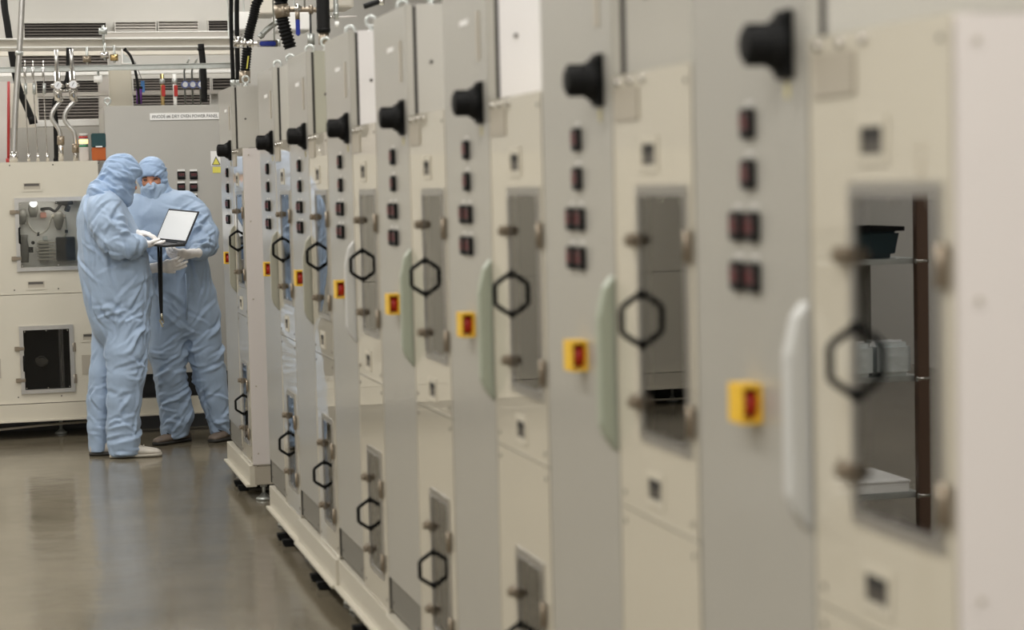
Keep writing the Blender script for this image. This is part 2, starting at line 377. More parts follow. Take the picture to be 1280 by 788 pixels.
def rotary(parent, y, z):
    p = obj('switch_plate', lambda: MB().box(-.010, 0, -.030, .030, -.054, .054).box(-.016, -.008, -.026, .026, -.046, .046), black, parent, 'rpl', .002, (0, y, z))
    obj('rotary_handle', lambda: MB().tube([(-.015, 0, 0), (-.026, 0, 0), (-.036, 0, 0), (-.070, 0, 0), (-.073, 0, 0)], [.044, .040, .032, .029, .024], 18).box(-.070, -.02, -.012, .012, -.033, .033), black, p, 'rh', .003)
    obj('caution_label', lambda: MB().box(-.0015, 0, -.008, .008, -.084, -.060), mat_pale, p, 'rcl')
def yellow_switch(parent, y, z):
    s = obj('main_switch', lambda: MB().box(-.006, 0, -.032, .032, -.033, .033).box(-.034, -.004, -.032, .032, .026, .033).box(-.034, -.004, -.032, .032, -.033, -.026).box(-.037, -.032, -.032, .032, -.033, .033), yellow, parent, 'ysw', .0012, (0, y, z))
    obj('switch_knob', lambda: MB().tube([(-.006, 0, 0), (-.031, 0, 0)], .0245, 16), red, s, 'yswk')
def control_cabinet(x, y, L, label, side, pull, depth=.62):
    t = thing('control_cabinet', (x, y, 0), label, 'control cabinet', 'grey control cabinets of the oven row')
    zt, zb = 2.165, .20
    k = '%.3f' % L
    obj('body', lambda: MB().box(.032, depth, .0, L, zb, zt), side, t, 'cabbody'+k, .002)
    obj('door_seal', lambda: MB().box(.021, .0335, .006, L-.006, zb+.12, zt-.006), seam, t, 'cabseal'+k)
    d = obj('door', lambda: MB().box(0, .022, .002, L-.004, zb+.112, zt-.001), grey, t, 'cabdoor'+k, .003)
    kp = obj('kick_panel', lambda: MB().box(.008, .031, .05, L-.004, zb, zb+.108), dgrey, t, 'kick'+k)
    obj('kick_bracket', lambda: MB().box(.006, .031, .002, .046, zb, zb+.108), slabel, t, 'kickb')
    bolt(kp, L-.04, zb+.03, .008, 'bolt'); bolt(kp, .09, zb+.03, .008, 'bolt')
    obj('edge_gasket', lambda: MB().box(.003, .03, L-.003, L+.0025, zb, zt-.004), seam, t, 'gask'+k)
    rotary(d, .085, 1.825)
    for z in (1.707, 1.623): controller(d, .250, z)
    for z in (1.536, 1.452):
        controller(d, .235, z); controller(d, .308, z)
    yellow_switch(d, .245, 1.243)
    obj('name_plate', lambda: MB().box(-.0025, 0, .20, .30, 2.035, 2.050), wlabel, d, 'npl')
    obj('name_plate', lambda: MB().box(-.0025, 0, .08, .11, 1.935, 2.06), slabel, d, 'npl2')
    obj('grip_rail', lambda: MB().prism([(0, 1.06), (-.026, 1.095), (-.034, 1.12), (-.034, 1.34), (-.020, 1.40), (0, 1.425)], lambda u, v, t_: (u, t_, v), .003, .045), pull, d, 'pull', .003)
    for yy in (.05, L-.06): eye_bolt(t, (.09, yy, zt))
    for zz in (1.99,): obj('screw', lambda: MB().tube([(0, 0, 0), (0, -.003, 0)], .006, 8), screwm, t, 'cabscrew', 0, (.075, 0, zz))
    return t

W_UP = [(.045, .305, 1.125, 1.588)]; W_LO = [(.085, .300, .302, .700)]
ordn = ['nearest', 'second', 'third', 'fourth', 'fifth', 'sixth', 'seventh']
sides = [grey_side, grey_side, white_side, grey_side, white_side, olive_side, grey_side]
pulls = [white_pull, green_pull, green_pull, green_pull, white_pull, olive_side, olive_side]
sname = ['grey', 'grey', 'white', 'grey', 'white', 'olive grey', 'grey']
pname = ['white', 'grey-green', 'grey-green', 'grey-green', 'white', 'olive', 'olive']
edges = [2.40, 3.413, 4.443, 5.474, 6.53, 7.545, 8.56, 9.585]
dy = [.472, .475, .50, .50, .46, .47, .47]
otag = ['with a white end panel', 'with a black pouch behind its window', 'with a hanging tool inside', 'with a pale empty window', 'between white-sided and olive cabinets', 'with a grey-blue window', 'last before the gap in the row']
for i in range(7):
    y0, y1 = edges[i], edges[i+1]
    oven('oven_cabinet', D, y0, 0, 'cream oven cabinet, %s from the camera, %s' % (ordn[i], otag[i]), 'cream oven cabinets of the row', dy[i], W_UP, W_LO,
         end=endwhite if i == 0 else None, cd_=.4 if i == 0 else .16, pane1=mirrored if i == 0 else coated, lining=inner_mid if i == 0 else inner, slots=((.245, 1.667), (.245, 1.018)), skx=-.006*(i % 2), FL=round(dy[i]+.003, 3), foot=False)
    control_cabinet(D, y0+dy[i]+.004, round(y1-y0-dy[i]-.008, 3), 'tall grey control cabinet, %s side and %s grip rail, %s from the camera' % (sname[i], pname[i], ordn[i]), sides[i], pulls[i])
oven('oven_cabinet', D, 10.289, 0, 'cream oven cabinet with white end panel beyond the gap, next to the workers', 'cream oven cabinets of the row', .44, W_UP, [(.085, .300, .302, .700)], end=endwhite,
     slots=((.255, 1.667), (.255, 1.018)), FL=.443, foot=False)
control_cabinet(D, 10.289+.447, .62, 'farthest tall grey control cabinet, beyond the gap and next to the two workers', grey_side, pulls[6])
# base frames that carry the row (one per oven and its cabinet)
bases = [(edges[i], edges[i+1]-.006) for i in range(7)]+[(10.289, 11.36)]
for i, (a, b) in enumerate(bases):
    nm = (ordn+['farthest'])[i]
    t = thing('base_frame', (D, a, 0), 'cream steel base rail on levelling feet under the %s oven and cabinet' % nm, 'base frame', 'base frames under the oven row')
    Lb = round(b-a, 3); sx = -.010*(i % 2)
    obj('rail', lambda: MB().box(-.006, .03, 0, Lb, .085, .186).box(-.026, .03, 0, Lb, .076, .088).box(.03, .85, 0, .04, .085, .15).box(.03, .85, Lb-.04, Lb, .085, .15).box(.81, .85, 0, Lb, .085, .186), cream_dull, t, 'rail%.3f' % Lb, .0015, (sx, 0, 0))
    obj('end_bracket', lambda: MB().box(.01, .10, -.006, -.001, .088, .18), slabel, t, 'rbr')
    for xx, yy in ((.06, .05), (.06, Lb-.08), (.78, .05), (.78, Lb-.08)):
        obj('levelling_foot', lambda: MB().tube([(0, 0, 0), (0, 0, .010), (0, 0, .018), (0, 0, .035)], [.042, .042, .026, .012], 16).tube([(0, 0, .02), (0, 0, .09)], .009, 10).tube([(0, 0, .068), (0, 0, .085)], .02, 6), galv, t, 'foot', 0, (xx, yy, 0))
    for yy in (Lb*.38, Lb*.55):
        obj('skid_bar', lambda: MB().box(-.035, .5, -.022, .022, .012, .03).box(-.03, .02, -.03, .03, 0, .012), rubber, t, 'skid', .002, (0, yy, 0))
# trim above the oven doors: beige plates with bright bolt heads
for i in range(8):
    y0 = edges[i] if i < 7 else 10.289; L_ = dy[i] if i < 7 else .44
    for o in bpy.data.objects:
        if o.type == 'EMPTY' and o.name.split('.')[0] == 'oven_cabinet' and abs(o.location.y-y0) < 1e-4:
            obj('rating_plate', lambda: MB().box(-.004, 0, -.15, 0, 1.735, 1.80), slabel, o, 'rpl2', .001, (0, L_-.02, 0))
            for q in (.04, .12, .2): obj('bolt', lambda: MB().tube([(0, 0, 0), (-.006, 0, 0)], .007, 8), steel, o, 'tbolt', 0, (0, L_-q, 1.812))

# things seen behind the window doors of the near ovens
Y2 = edges[1]
t = thing('cable_bundle', (D+.094, Y2+.17, .976), 'black pouch and yellow hose on cables behind the second oven window', 'cable bundle')
obj('black_pouch', MB().box(-.05, .06, -.06, .05, 0.14, .20), black, t, bevel=.02)
obj('yellow_hose', MB().tube(spline([(-.05, -.02, .13), (-.06, -.03, .22), (-.05, -.05, .30)]), .010), yellow, t)
obj('cable', MB().tube(spline([(-.05, -.04, .30), (-.055, -.045, .4), (-.05, -.02, .58)]), .005), rubber, t)
obj('rod', MB().tube([(-.04, .05, .02), (-.04, .05, .62)], .006), screwm, t)
obj('dark_tool', MB().tube([(-.05, -.04, .40), (-.05, -.04, .56)], [.012, .016]), rubber, t)
Y3 = edges[2]
t = thing('hanging_tool', (D+.09, Y3+.24, .976), 'dark tool hanging on a rod behind the third oven window', 'tool')
obj('rod', MB().tube([(0, 0, .1), (0, 0, .61)], .006), screwm, t)
obj('tool_head', MB().tube([(0, 0, .30), (0, 0, .36), (0, 0, .52), (0, 0, .58)], [.006, .012, .018, .022]), rubber, t)
t = thing('dark_box', (D+.098, Y3+.12, .976), 'small black box standing on the chamber floor in the third oven', 'box')
obj('box_shell', MB().box(-.05, .05, -.045, .045, 0, .21), black, t, bevel=.004); obj('box_lid', MB().box(-.053, .053, -.048, .048, .21, .222), dgrey, t, bevel=.002)

# ------------------------------------------------------------------ far machine facing the camera
YM = 13.55
def px_x(x, y, Y=YM): return at(x, y, Y).x
xr = px_x(126, 300)                                    # its right edge
def lx(x, y): return xr-px_x(x, y)                    # local y of a pixel column on its face
MW = 3.6
WU = [(lx(118, 290), lx(24.5, 290), 1.135, 1.565)]
WLo = [(lx(87.5, 445), lx(30, 445), .325, .72)]
t = thing('oven_cabinet', (xr, YM, 0), 'wide cream oven cabinet facing the camera behind the two workers', 'oven cabinet', rz=PI/2*-1)
# local: -x faces the camera (world -Y), +y runs to the left
t.rotation_euler = (0, 0, PI/2)
zt, zb, zs = 1.826, .235, .955
obj('body', MB().box(.03, .95, 0, MW, zt-.02, zt).box(.03, .95, 0, MW, zb, zb+.02).box(.03, .95, 0, .012, zb, zt).box(.03, .95, MW-.012, MW, zb, zt).box(.94, .95, 0, MW, zb, zt).box(.03, .95, 0, MW, zs-.01, zs+.01), cream_dull, t)
wu = WU[0]; wl = WLo[0]
ch = obj('chamber_lining', MB().box(.22, .23, max(.015, wu[0]-.1), wu[1]+.1, zs+.02, zt-.03).box(.03, .22, .013, .02, zs+.02, zt-.03).box(.03, .22, wu[1]+.06, wu[1]+.07, zs+.02, zt-.03), mat('back_plate', (.86, .83, .78), .5), t)
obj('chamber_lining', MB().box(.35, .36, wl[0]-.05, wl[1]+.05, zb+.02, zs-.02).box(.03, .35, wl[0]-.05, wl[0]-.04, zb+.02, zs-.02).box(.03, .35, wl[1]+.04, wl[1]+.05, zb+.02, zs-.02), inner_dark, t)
u = obj('upper_door', MB().sheet(.003, MW-.003, zs+.003, zt-.001, WU, 0, .028), cream_dull, t, bevel=.002)
l = obj('lower_door', MB().sheet(.003, MW-.003, zb, zs-.003, WLo, 0, .028), cream_dull, t, bevel=.002)
window(u, *wu, glass, 1.345, (1.50, 1.195), fw=.026, fh=.012)
window(l, *wl, smoke, .50, (.60, .39), fw=.026, fh=.012)
flush_handle(u, lx(40, 233), 1.667, .13); flush_handle(u, lx(45, 350), 1.02, .13); flush_handle(l, lx(114, 420), .66, .13)
for (a, b) in ((12, 207), (66, 206), (123, 204), (18, 363), (73, 361), (23, 497), (77, 495)):
    p = at(a, b, YM); bolt(u if b < 370 else l, xr-p.x, p.z)
obj('vent_plate', MB().box(-.003, 0, lx(117, 470), lx(103, 470), .41, .54), slabel, l); obj('vent_plate', MB().box(-.003, 0, lx(1.5, 470), lx(-14, 470), .41, .54), slabel, l)
obj('plinth_ledge', MB().box(-.03, .03, 0, MW, .125, zb-.004).box(-.05, .03, 0, MW, .115, .128), cream, t, bevel=.002)
for yy in (.3, 1.1, 1.9, 2.9):
    obj('levelling_foot', lambda: MB().tube([(0, 0, 0), (0, 0, .010), (0, 0, .018), (0, 0, .035)], [.042, .042, .026, .012], 16).tube([(0, 0, .02), (0, 0, .12)], .012, 10), galv, t, 'foot2', 0, (.2, yy, 0))
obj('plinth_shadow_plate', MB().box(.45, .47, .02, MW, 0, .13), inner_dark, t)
obj('cable', MB().tube(spline([(.06, MW-.2, .03), (.04, 1.6, .035), (.05, .9, .055), (.09, .4, .075), (.15, 0, .08)], 10), .009), slabel, t)
# pneumatic gear behind its upper window: separate pieces fixed to the back plate
def W(x, y, dep=.0): 
    p = at(x, y, YM); return (dep, xr-p.x, p.z)
g1 = thing('air_filter', t.location, 'grey air filter with a round gauge at the top left behind the window', 'air filter'); g1.rotation_euler = t.rotation_euler
obj('filter_bowl', MB().tube([W(42, 256, .14), W(42, 263, .14), W(42, 272, .14)], [.030, .034, .022], 14), dgrey, g1); obj('gauge', MB().tube([W(42, 255, .11), W(42, 255, .09)], .024, 16), gaugef, g1)
obj('filter_bowl', MB().tube([W(27, 262, .14), W(27, 272, .14), W(27, 281, .14)], [.030, .034, .022], 14), dgrey, g1)
g2 = thing('pressure_regulator', t.location, 'dark regulator bowl hanging right of centre behind the window', 'regulator'); g2.rotation_euler = t.rotation_euler
obj('regulator_body', MB().tube([W(74, 264, .13), W(74, 268, .13), W(74, 276, .13), W(74, 284, .13), W(74, 288, .13)], [.018, .034, .034, .024, .012], 16), dgrey, g2); obj('regulator_cap', MB().tube([W(74, 264, .13), W(74, 270, .13)], [.020, .027], 12), bronze, g2)
obj('side_port', MB().tube([W(65, 271, .13), W(83, 271, .13)], .014, 8), slabel, g2)
g3 = thing('valve_manifold', t.location, 'beige valve manifold of stacked fins at the bottom behind the window', 'valve manifold'); g3.rotation_euler = t.rotation_euler
obj('manifold_body', MB().box(.12, .20, W(62, 320)[1], W(49, 320)[1], W(60, 328)[2], W(60, 301)[2]), tubec, g3, bevel=.004)
for k in range(6):
    z = W(60, 304+k*4.1)[2]; obj('fin', lambda: MB().box(.085, .12, 0, W(47, 320)[1]-W(69, 320)[1], -.0055, .0055), slabel, g3, 'fin', .001, (0, W(69, 320)[1], z))
obj('manifold_cap', MB().box(.1, .17, W(60, 298)[1], W(54, 298)[1], W(60, 301)[2], W(60, 296)[2]), galv, g3, bevel=.003)
g4 = thing('junction_box', t.location, 'black square junction box at the lower right behind the window', 'junction box'); g4.rotation_euler = t.rotation_euler
obj('box_shell', MB().box(.12, .215, W(95, 310)[1], W(71, 310)[1], W(80, 327)[2], W(80, 297)[2]), lapb, g4, bevel=.004); obj('box_lid', MB().box(.114, .12, W(93, 310)[1], W(71, 310)[1], W(80, 326)[2], W(80, 298)[2]), black, g4, bevel=.002)
g5 = thing('solenoid_block', t.location, 'small salmon coloured block in the upper middle behind the window', 'solenoid'); g5.rotation_euler = t.rotation_euler
obj('coil', MB().box(.15, .21, W(58.5, 270)[1], W(51, 270)[1], W(55, 273)[2], W(55, 266)[2]), pink, g5, bevel=.003); obj('coil_cap', MB().box(.16, .20, W(57, 270)[1], W(53, 270)[1], W(55, 266)[2], W(55, 263)[2]), slabel, g5)
g6 = thing('black_valve', t.location, 'upright black valve with a side fitting at the lower left behind the window', 'valve'); g6.rotation_euler = t.rotation_euler
obj('valve_body', MB().tube([W(30, 329, .12), W(30, 312, .12), W(30, 300, .12), W(30, 294, .12)], [.032, .036, .024, .028], 14), dgrey, g6); obj('valve_port', MB().tube([W(33, 313, .12), W(42, 313, .12)], .020, 10), black, g6); obj('valve_knob', MB().tube([W(41.5, 304, .1), W(41.5, 304, .08)], .012, 10), black, g6)
g7 = thing('clear_air_hose', t.location, 'looping clear air hose across the back plate behind the window', 'hose'); g7.rotation_euler = t.rotation_euler
obj('hose_loop', MB().tube(spline([W(34, 268, .18), W(37, 283, .18), W(49, 293, .18), W(60, 287, .17), (W(65, 272, .15))], 8), .0055, 8), tubec, g7)
obj('hose_loop', MB().tube(spline([W(83, 272, .15), W(84, 290, .17), W(78, 301, .17), W(70, 303, .14)], 8), .0055, 8), tubec, g7)
obj('hose_clip', MB().tube([W(48.5, 291, .18), W(48.5, 296, .18)], .008, 8), black, g7); obj('hose_clip', MB().tube([W(84, 288, .17), W(84, 292, .17)], .010, 8), black, g7)
g8 = thing('black_cable', t.location, 'kinked black cable along the top behind the window', 'cable'); g8.rotation_euler = t.rotation_euler
obj('cable_run', MB().tube(spline([W(52, 262, .16), W(62, 261, .12), W(70, 264, .12), W(78, 255, .13), W(86, 258, .13)], 8), .010, 8), rubber, g8); obj('plug', MB().tube([W(86, 258, .13), W(84, 264, .12)], .018, 8), black, g8)
obj('cable_run', MB().tube(spline([W(70, 252, .14), W(80, 254, .14), W(92, 253, .14)], 6), .016, 8), rubber, g8)
gl = thing('chamber_lamp', t.location, 'small lit lamp strip at the top edge behind the far machine window', 'lamp'); gl.rotation_euler = t.rotation_euler
obj('lamp_housing', MB().box(.10, .13, W(62, 252)[1], W(50, 252)[1], W(56, 249.5)[2], W(56, 248)[2]), black, gl)
for k in range(3): obj('lamp_diffuser', MB().box(.102, .122, W(55+k*3, 252)[1], W(53.2+k*3, 252)[1], W(56, 250.6)[2], W(56, 249.6)[2]), mat('lamp_glow%d' % k, (.9, .9, .9), emit=(1, .97, .9), estr=6), gl)
ld = bpy.data.lights.new('chamber_light', 'AREA'); ld.shape = 'RECTANGLE'; ld.size = .02; ld.size_y = .30; ld.energy = .55; ld.color = (1, .97, .9)
lo = bpy.data.objects.new('chamber_light', ld); COL.objects.link(lo); lo.parent = gl; lo.location = (.06, W(56, 252)[1], W(56, 251.5)[2]); lo.rotation_euler = (0, -.45, 0)
# mechanism behind the lower window
g9 = thing('fan_coupling', t.location, 'winged steel coupling on a dark plate behind the lower window', 'coupling'); g9.rotation_euler = t.rotation_euler
obj('hub', MB().tube([W(53, 456, .30), W(53, 456, .24)], .025, 16), steel, g9); obj('wing', MB().bar(W(45, 454, .27), W(61, 457, .27), .012, .03), steel, g9); obj('flange_ring', MB().ring(W(53, 456, .28), (1, 0, 0), .034, .005), steel, g9)
g10 = thing('guide_rail', t.location, 'pale vertical guide rail at the right behind the lower window', 'rail'); g10.rotation_euler = t.rotation_euler
obj('rail_strip', MB().box(.06, .09, W(80, 440)[1], W(74, 440)[1], .29, .75), brushed, g10); obj('rail_lip', MB().box(.05, .06, W(78, 440)[1], W(76, 440)[1], .29, .75), steel, g10)

# ------------------------------------------------------------------ power panel
YP = 13.62
px0 = at(136, 300, YP).x; px1 = 1.95
t = thing('power_panel', (px0, YP, 0), 'large grey power panel with a white name plate, behind the workers', 'power panel')
ztp = 2.19; zbp = .385
obj('body', MB().box(0, px1-px0, .03, .75, zbp, ztp), grey_side, t, bevel=.003)
d = obj('door', MB().box(.002, px1-px0-.002, 0, .026, zbp, ztp-.002), grey_side, t, bevel=.003)
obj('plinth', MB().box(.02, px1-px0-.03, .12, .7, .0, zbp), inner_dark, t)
q = at(231, 145.5, YP)
obj('plinth_ledge', MB().box(xr-px0+.002, px1-px0, YM-YP-.03, YM-YP+.03, .125, .231).box(xr-px0+.002, px1-px0, YM-YP-.05, YM-YP+.03, .115, .128), cream, t, bevel=.002)
n = obj('name_plate', MB().box(-.232, .232, -.006, 0, -.023, .023), wlabel, d, loc=(q.x-px0, 0, q.z), bevel=.001)
me = text_mesh('ANODE #6 DRY OVEN POWER PANEL', .031, .0006)
tx = obj('lettering', me, ink, n); tx.rotation_euler = (PI/2, 0, 0); tx.location = (0, -.0068, 0); tx.scale = (.83, 1, 1)
for col_, x in enumerate((226.6, 242)):
    for y in (219.5, 234.5, 249.5, 264):
        q = at(x, y, YP)
        c = obj('temperature_controller', lambda: MB().box(-.026, .026, -.011, 0, -.026, .026), black, d, 'pctl', .002, (q.x-px0, 0, q.z))
        obj('controller_screen', lambda: MB().box(-.021, .021, -.0122, -.010, -.010, .018), inner_dark, c, 'pctls')
        mb_ = MB()
        for j in range(3):
            xx = -.013+j*.013
            mb_.box(xx-.004, xx+.004, -.0133, -.0125, .012, .014).box(xx-.004, xx+.004, -.0133, -.0125, -.003, -.001).box(xx+.003, xx+.0045, -.0133, -.0125, -.002, .013).box(xx-.0045, xx-.003, -.0133, -.0125, .005 if j != 1 else -.002, .013).box(xx-.004, xx+.004, -.0133, -.0125, .005, .007)
        obj('digit_display', mb_, ledred, c, 'pctld')
        obj('controller_tag', lambda: MB().box(-.024, .024, -.003, 0, .030, .041), wlabel, c, 'pctlt')
q = at(270, 200, YP)
s_ = obj('warning_label', MB().box(-.035, .035, -.0025, 0, -.04, .06), wlabel, d, loc=(q.x-px0, 0, q.z))
obj('warning_triangle', MB().prism([(-.03, -.035), (.03, -.035), (0, .025)], lambda u_, v_, t_: (u_, t_, v_), -.0035, -.0026), ink, s_)
obj('triangle_fill', MB().prism([(-.022, -.030), (.022, -.030), (0, .014)], lambda u_, v_, t_: (u_, t_, v_), -.0045, -.0036), ylabel, s_)
q = at(271, 212.5, YP)
obj('yellow_label', MB().box(-.028, .028, -.0025, 0, -.02, .02), ylabel, d, loc=(q.x-px0, 0, q.z))
for x_ in (.03, px1-px0-.3): obj('eye_bolt', lambda: MB().ring((0, 0, .036), (.3, 1, 0), .019, .007, 18, 8).tube([(0, 0, 0), (0, 0, .016)], .009, 10), galv, t, 'peye', 0, (x_, .08, ztp))

# ------------------------------------------------------------------ far wall fittings and overhead services
def mpp(Y): return (Y*math.cos(.18))/FPX*1.02         # metres per pixel near the left of the picture at distance Y
def louver(x0, x1, y0, y1, mt, n, label, fr=upperm):
    Y = YF-.05
    a = at(x0, y1, Y); b = at(x1, y0, Y); zt_ = at((x0+x1)/2, y0, Y).z; zb_ = at((x0+x1)/2, y1, Y).z
    t = thing('louver_vent', (a.x, Y, zb_), label, 'vent', 'louvred vents on the far wall')
    w_, h = b.x-a.x, zt_-zb_
    obj('vent_frame', MB().box(-.008, 0, -.01, .04, -.008, h+.008).box(w_, w_+.008, -.01, .04, -.008, h+.008).box(0, w_, -.01, .04, -.008, 0).box(0, w_, -.01, .04, h, h+.008), fr, t)
    obj('vent_back', MB().box(0, w_, .03, .045, 0, h), inner_dark if mt is slat_d else mt, t)
    for k in range(n):
        z = h*(k+.5)/n; ht = h/n
        obj('slat', lambda: MB().add([(0, 0, -ht*.42), (w_, 0, -ht*.42), (w_, .028, ht*.2), (0, .028, ht*.2), (0, 0, -ht*.42+.006), (w_, 0, -ht*.42+.006), (w_, .028, ht*.2+.006), (0, .028, ht*.2+.006)],
            [(0, 1, 2, 3), (4, 7, 6, 5), (0, 4, 5, 1), (1, 5, 6, 2), (2, 6, 7, 3), (3, 7, 4, 0)]), mt, t, 'slat%.1f_%.1f' % (x0, y0), 0, (0, 0, z))
louver(31, 132, 29, 51, slat_d, 6, 'dark louvred vent, upper left of the far wall')
louver(145, 194, 28, 46, slat_l, 5, 'pale louvred vent beside a second pale one, above the cable tray')
louver(199, 247, 27, 46, slat_l, 5, 'pale brown louvred vent, right one of the pale pair')
louver(261, 300, 26, 40, slat_d, 4, 'dark louvred vent at the upper right behind the corrugated conduit')
louver(22, 134, 70, 86, slat_b, 4, 'narrow brown louvred vent between the tray and the strut')
louver(46, 134, 101, 118, slat_d, 5, 'dark brown louvred vent behind the pressure gauges')
louver(49, 134, 123, 150, slat_b, 7, 'brown louvred vent behind the braided hoses')
louver(167, 262, 98, 114, slat_b, 5, 'brown louvred vent behind the red valves, upper')
louver(167, 262, 119, 142, slat_b, 6, 'brown louvred vent behind the red valves, lower')
louver(266, 300, 98, 114, slat_d, 4, 'small dark louvred vent behind the black hose')
def rods(t, pts, top=CEIL, r=.005):
    for p in pts:
        p = Vector(p); o = Vector(t.location); obj('hanger_rod', MB().tube([p-o, Vector((p.x, p.y, top))-o], r, 6), galv, t)
def beam(name, label, cat, p0, p1, Y, hpx, depth, mt, flange=False, group=None):
    a = at(*p0, Y); b = at(*p1, Y); h = hpx*mpp(Y)
    t = thing(name, a, label, cat, group)
    d = b-a
    obj('web', MB().bar((0, 0, 0), d, depth, h), mt, t, bevel=.003)
    if flange:
        for s_ in (-1, 1): obj('flange', MB().bar((0, -depth*.1, s_*h*.5), d+Vector((0, -depth*.1, s_*h*.5)), depth*1.35, h*.16), flange, t, bevel=.002)
    return t
beam('cable_tray', 'cream cable tray running across above the machines', 'cable tray', (-160, 57.5), (300, 55), 14.6, 10, .26, beamm, whitebox)
rods(bpy.data.objects['cable_tray'], [at(-40, 52, 14.6), at(286, 50, 14.6)])
rods(beam('round_duct', 'pale pipe lying along the top of the cable tray', 'pipe', (128, 44.5), (300, 43), 14.9, 7, .06, slat_l, whitebox), [at(290, 43, 14.9)])
beam('strut_channel', 'grey galvanised strut channel below the cable tray', 'strut', (-160, 91), (300, 81.5), 13.9, 5.5, .041, galv, galv)
beam('wall_rail', 'beige rail across the far wall below the tray', 'rail', (-100, 67), (300, 64), 15.8, 8, .05, beamm)
beam('wall_rail', 'bright white rail across the far wall just under the strut', 'rail', (-100, 95.5), (300, 89), 15.6, 4, .05, whitebox)
beam('wall_rail', 'pale grey rail across the vents behind the gauges', 'rail', (-100, 121.5), (300, 114.5), 15.7, 5, .04, slat_l)
beam('wall_rail', 'white ledge under the brown vent behind the braided hoses', 'rail', (44, 155), (150, 152.5), 15.5, 8, .12, whitebox)
def panel(name, label, cat, x0, x1, y0, y1, Y, mt, depth=.1, part='facing'):
    a = at(x0, y1, Y); b = at(x1, y0, Y)
    t = thing(name, (a.x, Y, a.z), label, cat)
    obj('body', MB().box(0, b.x-a.x, 0, depth, 0, b.z-a.z), mt, t, bevel=.004); obj(part, MB().box(.01, b.x-a.x-.01, -.004, 0, .01, b.z-a.z-.01), mt, t)
    return t
panel('column', 'cream square column standing behind the power panel', 'column', 149, 164, 87, 420, 15.25, cream_dull, .15)
panel('grey_cabinet', 'plain grey cabinet behind the far machine, under the brown vents', 'cabinet', 20, 133, 158, 420, 14.8, grey_side, .3, 'door')
panel('beige_cabinet', 'tall beige cabinet behind the thin tubes', 'cabinet', 22, 46, 104, 420, 15.5, slabel and beamm, .1, 'door')
panel('pink_white_panel', 'pinkish white wall panel at the left edge behind the big pipe', 'panel', -90, 10, 102, 420, 14.68, endwhite, .1)
panel('column', 'pale narrow column left of the cream column', 'column', 135, 147, 97, 420, 15.9, slat_l, .1)
def pipe(name, label, cat, pts, Y, rpx, mt, n=12, parts=(), group=None, sm=8):
    P = [at(p[0], p[1], p[2] if len(p) > 2 else Y) for p in pts]
    if pts[0][1] < -5 and sm: P = [Vector((P[0].x, P[0].y, CEIL-.002))]+P; rpx = rpx if not isinstance(rpx, (list, tuple)) else rpx[0]
    o0 = P[-1].copy()
    t = thing(name, o0, label, cat, group); L_ = [p-o0 for p in P]
    r = [q_*mpp(Y) for q_ in rpx] if isinstance(rpx, (list, tuple)) else rpx*mpp(Y)
    body = obj('pipe_run', MB().tube(spline(L_, sm) if sm else L_, r, n), mt, t)
    for (nm, a, b, rp, m2) in parts: obj(nm, MB().tube([at(a[0], a[1], Y)-o0, at(b[0], b[1], Y)-o0], rp*mpp(Y), 12), m2, t, bevel=0)
    return t, o0
pipe('steel_pipe', 'wide stainless pipe coming down to the far machine at the left', 'pipe', [(29, -60), (27.5, 0), (25, 52), (20, 125), (17, 203)], 13.8, 3.6, brushed, 18, [('pipe_union', (17.5, 190), (17, 204), 5.0, steel), ('pipe_clamp', (24.3, 64), (24, 69), 4.6, galv)])
pipe('black_hose', 'thick black hose at the top left corner behind the tray', 'hose', [(4, -60), (5, 0), (9, 30), (13, 56), (16, 75), (19, 92), (24, 112), (34, 135), (41, 152)], 15.1, 4.2, rubber, 14, [('hose_end', (40, 146), (42, 155), 5.0, black)])
pipe('red_pipe', 'thin red vertical pipe at the left edge', 'pipe', [(10.8, 102), (10.5, 203)], 14.2, 1.8, redp, 10, [('pipe_foot', (10.5, 198), (10.5, 204), 3, redp)], sm=0)
for k_, (xa, xb) in enumerate(((31, 36), (41, 47.5), (54, 59.5))):
    pipe('thin_tube', 'thin steel tube above the far machine, %s of three from the big pipe' % ('first', 'second', 'third')[k_], 'tube', [(xa, 76), ((xa+xb)/2-.8, 140), (xb, 202)], 13.85, .8, steel, 8,
         [('funnel_fitting', (xa-.1, 84), (xa+.1, 97), 1.6, brushed), ('lower_fitting', (xb-.1, 192), (xb, 202), 1.9, steel), ('joint', ((xa+xb)/2-1.6, 104), ((xa+xb)/2-1.5, 118), 2.0, galv)], 'thin steel tubes above the far machine')
pipe('black_hose', 'black vertical hose rising behind the braided hoses', 'hose', [(86, 60), (84, 100), (69, 125), (70, 160), (71, 205)], 14.4, 3.1, rubber, 12, [('hose_end', (71, 198), (71, 206), 4, black)])
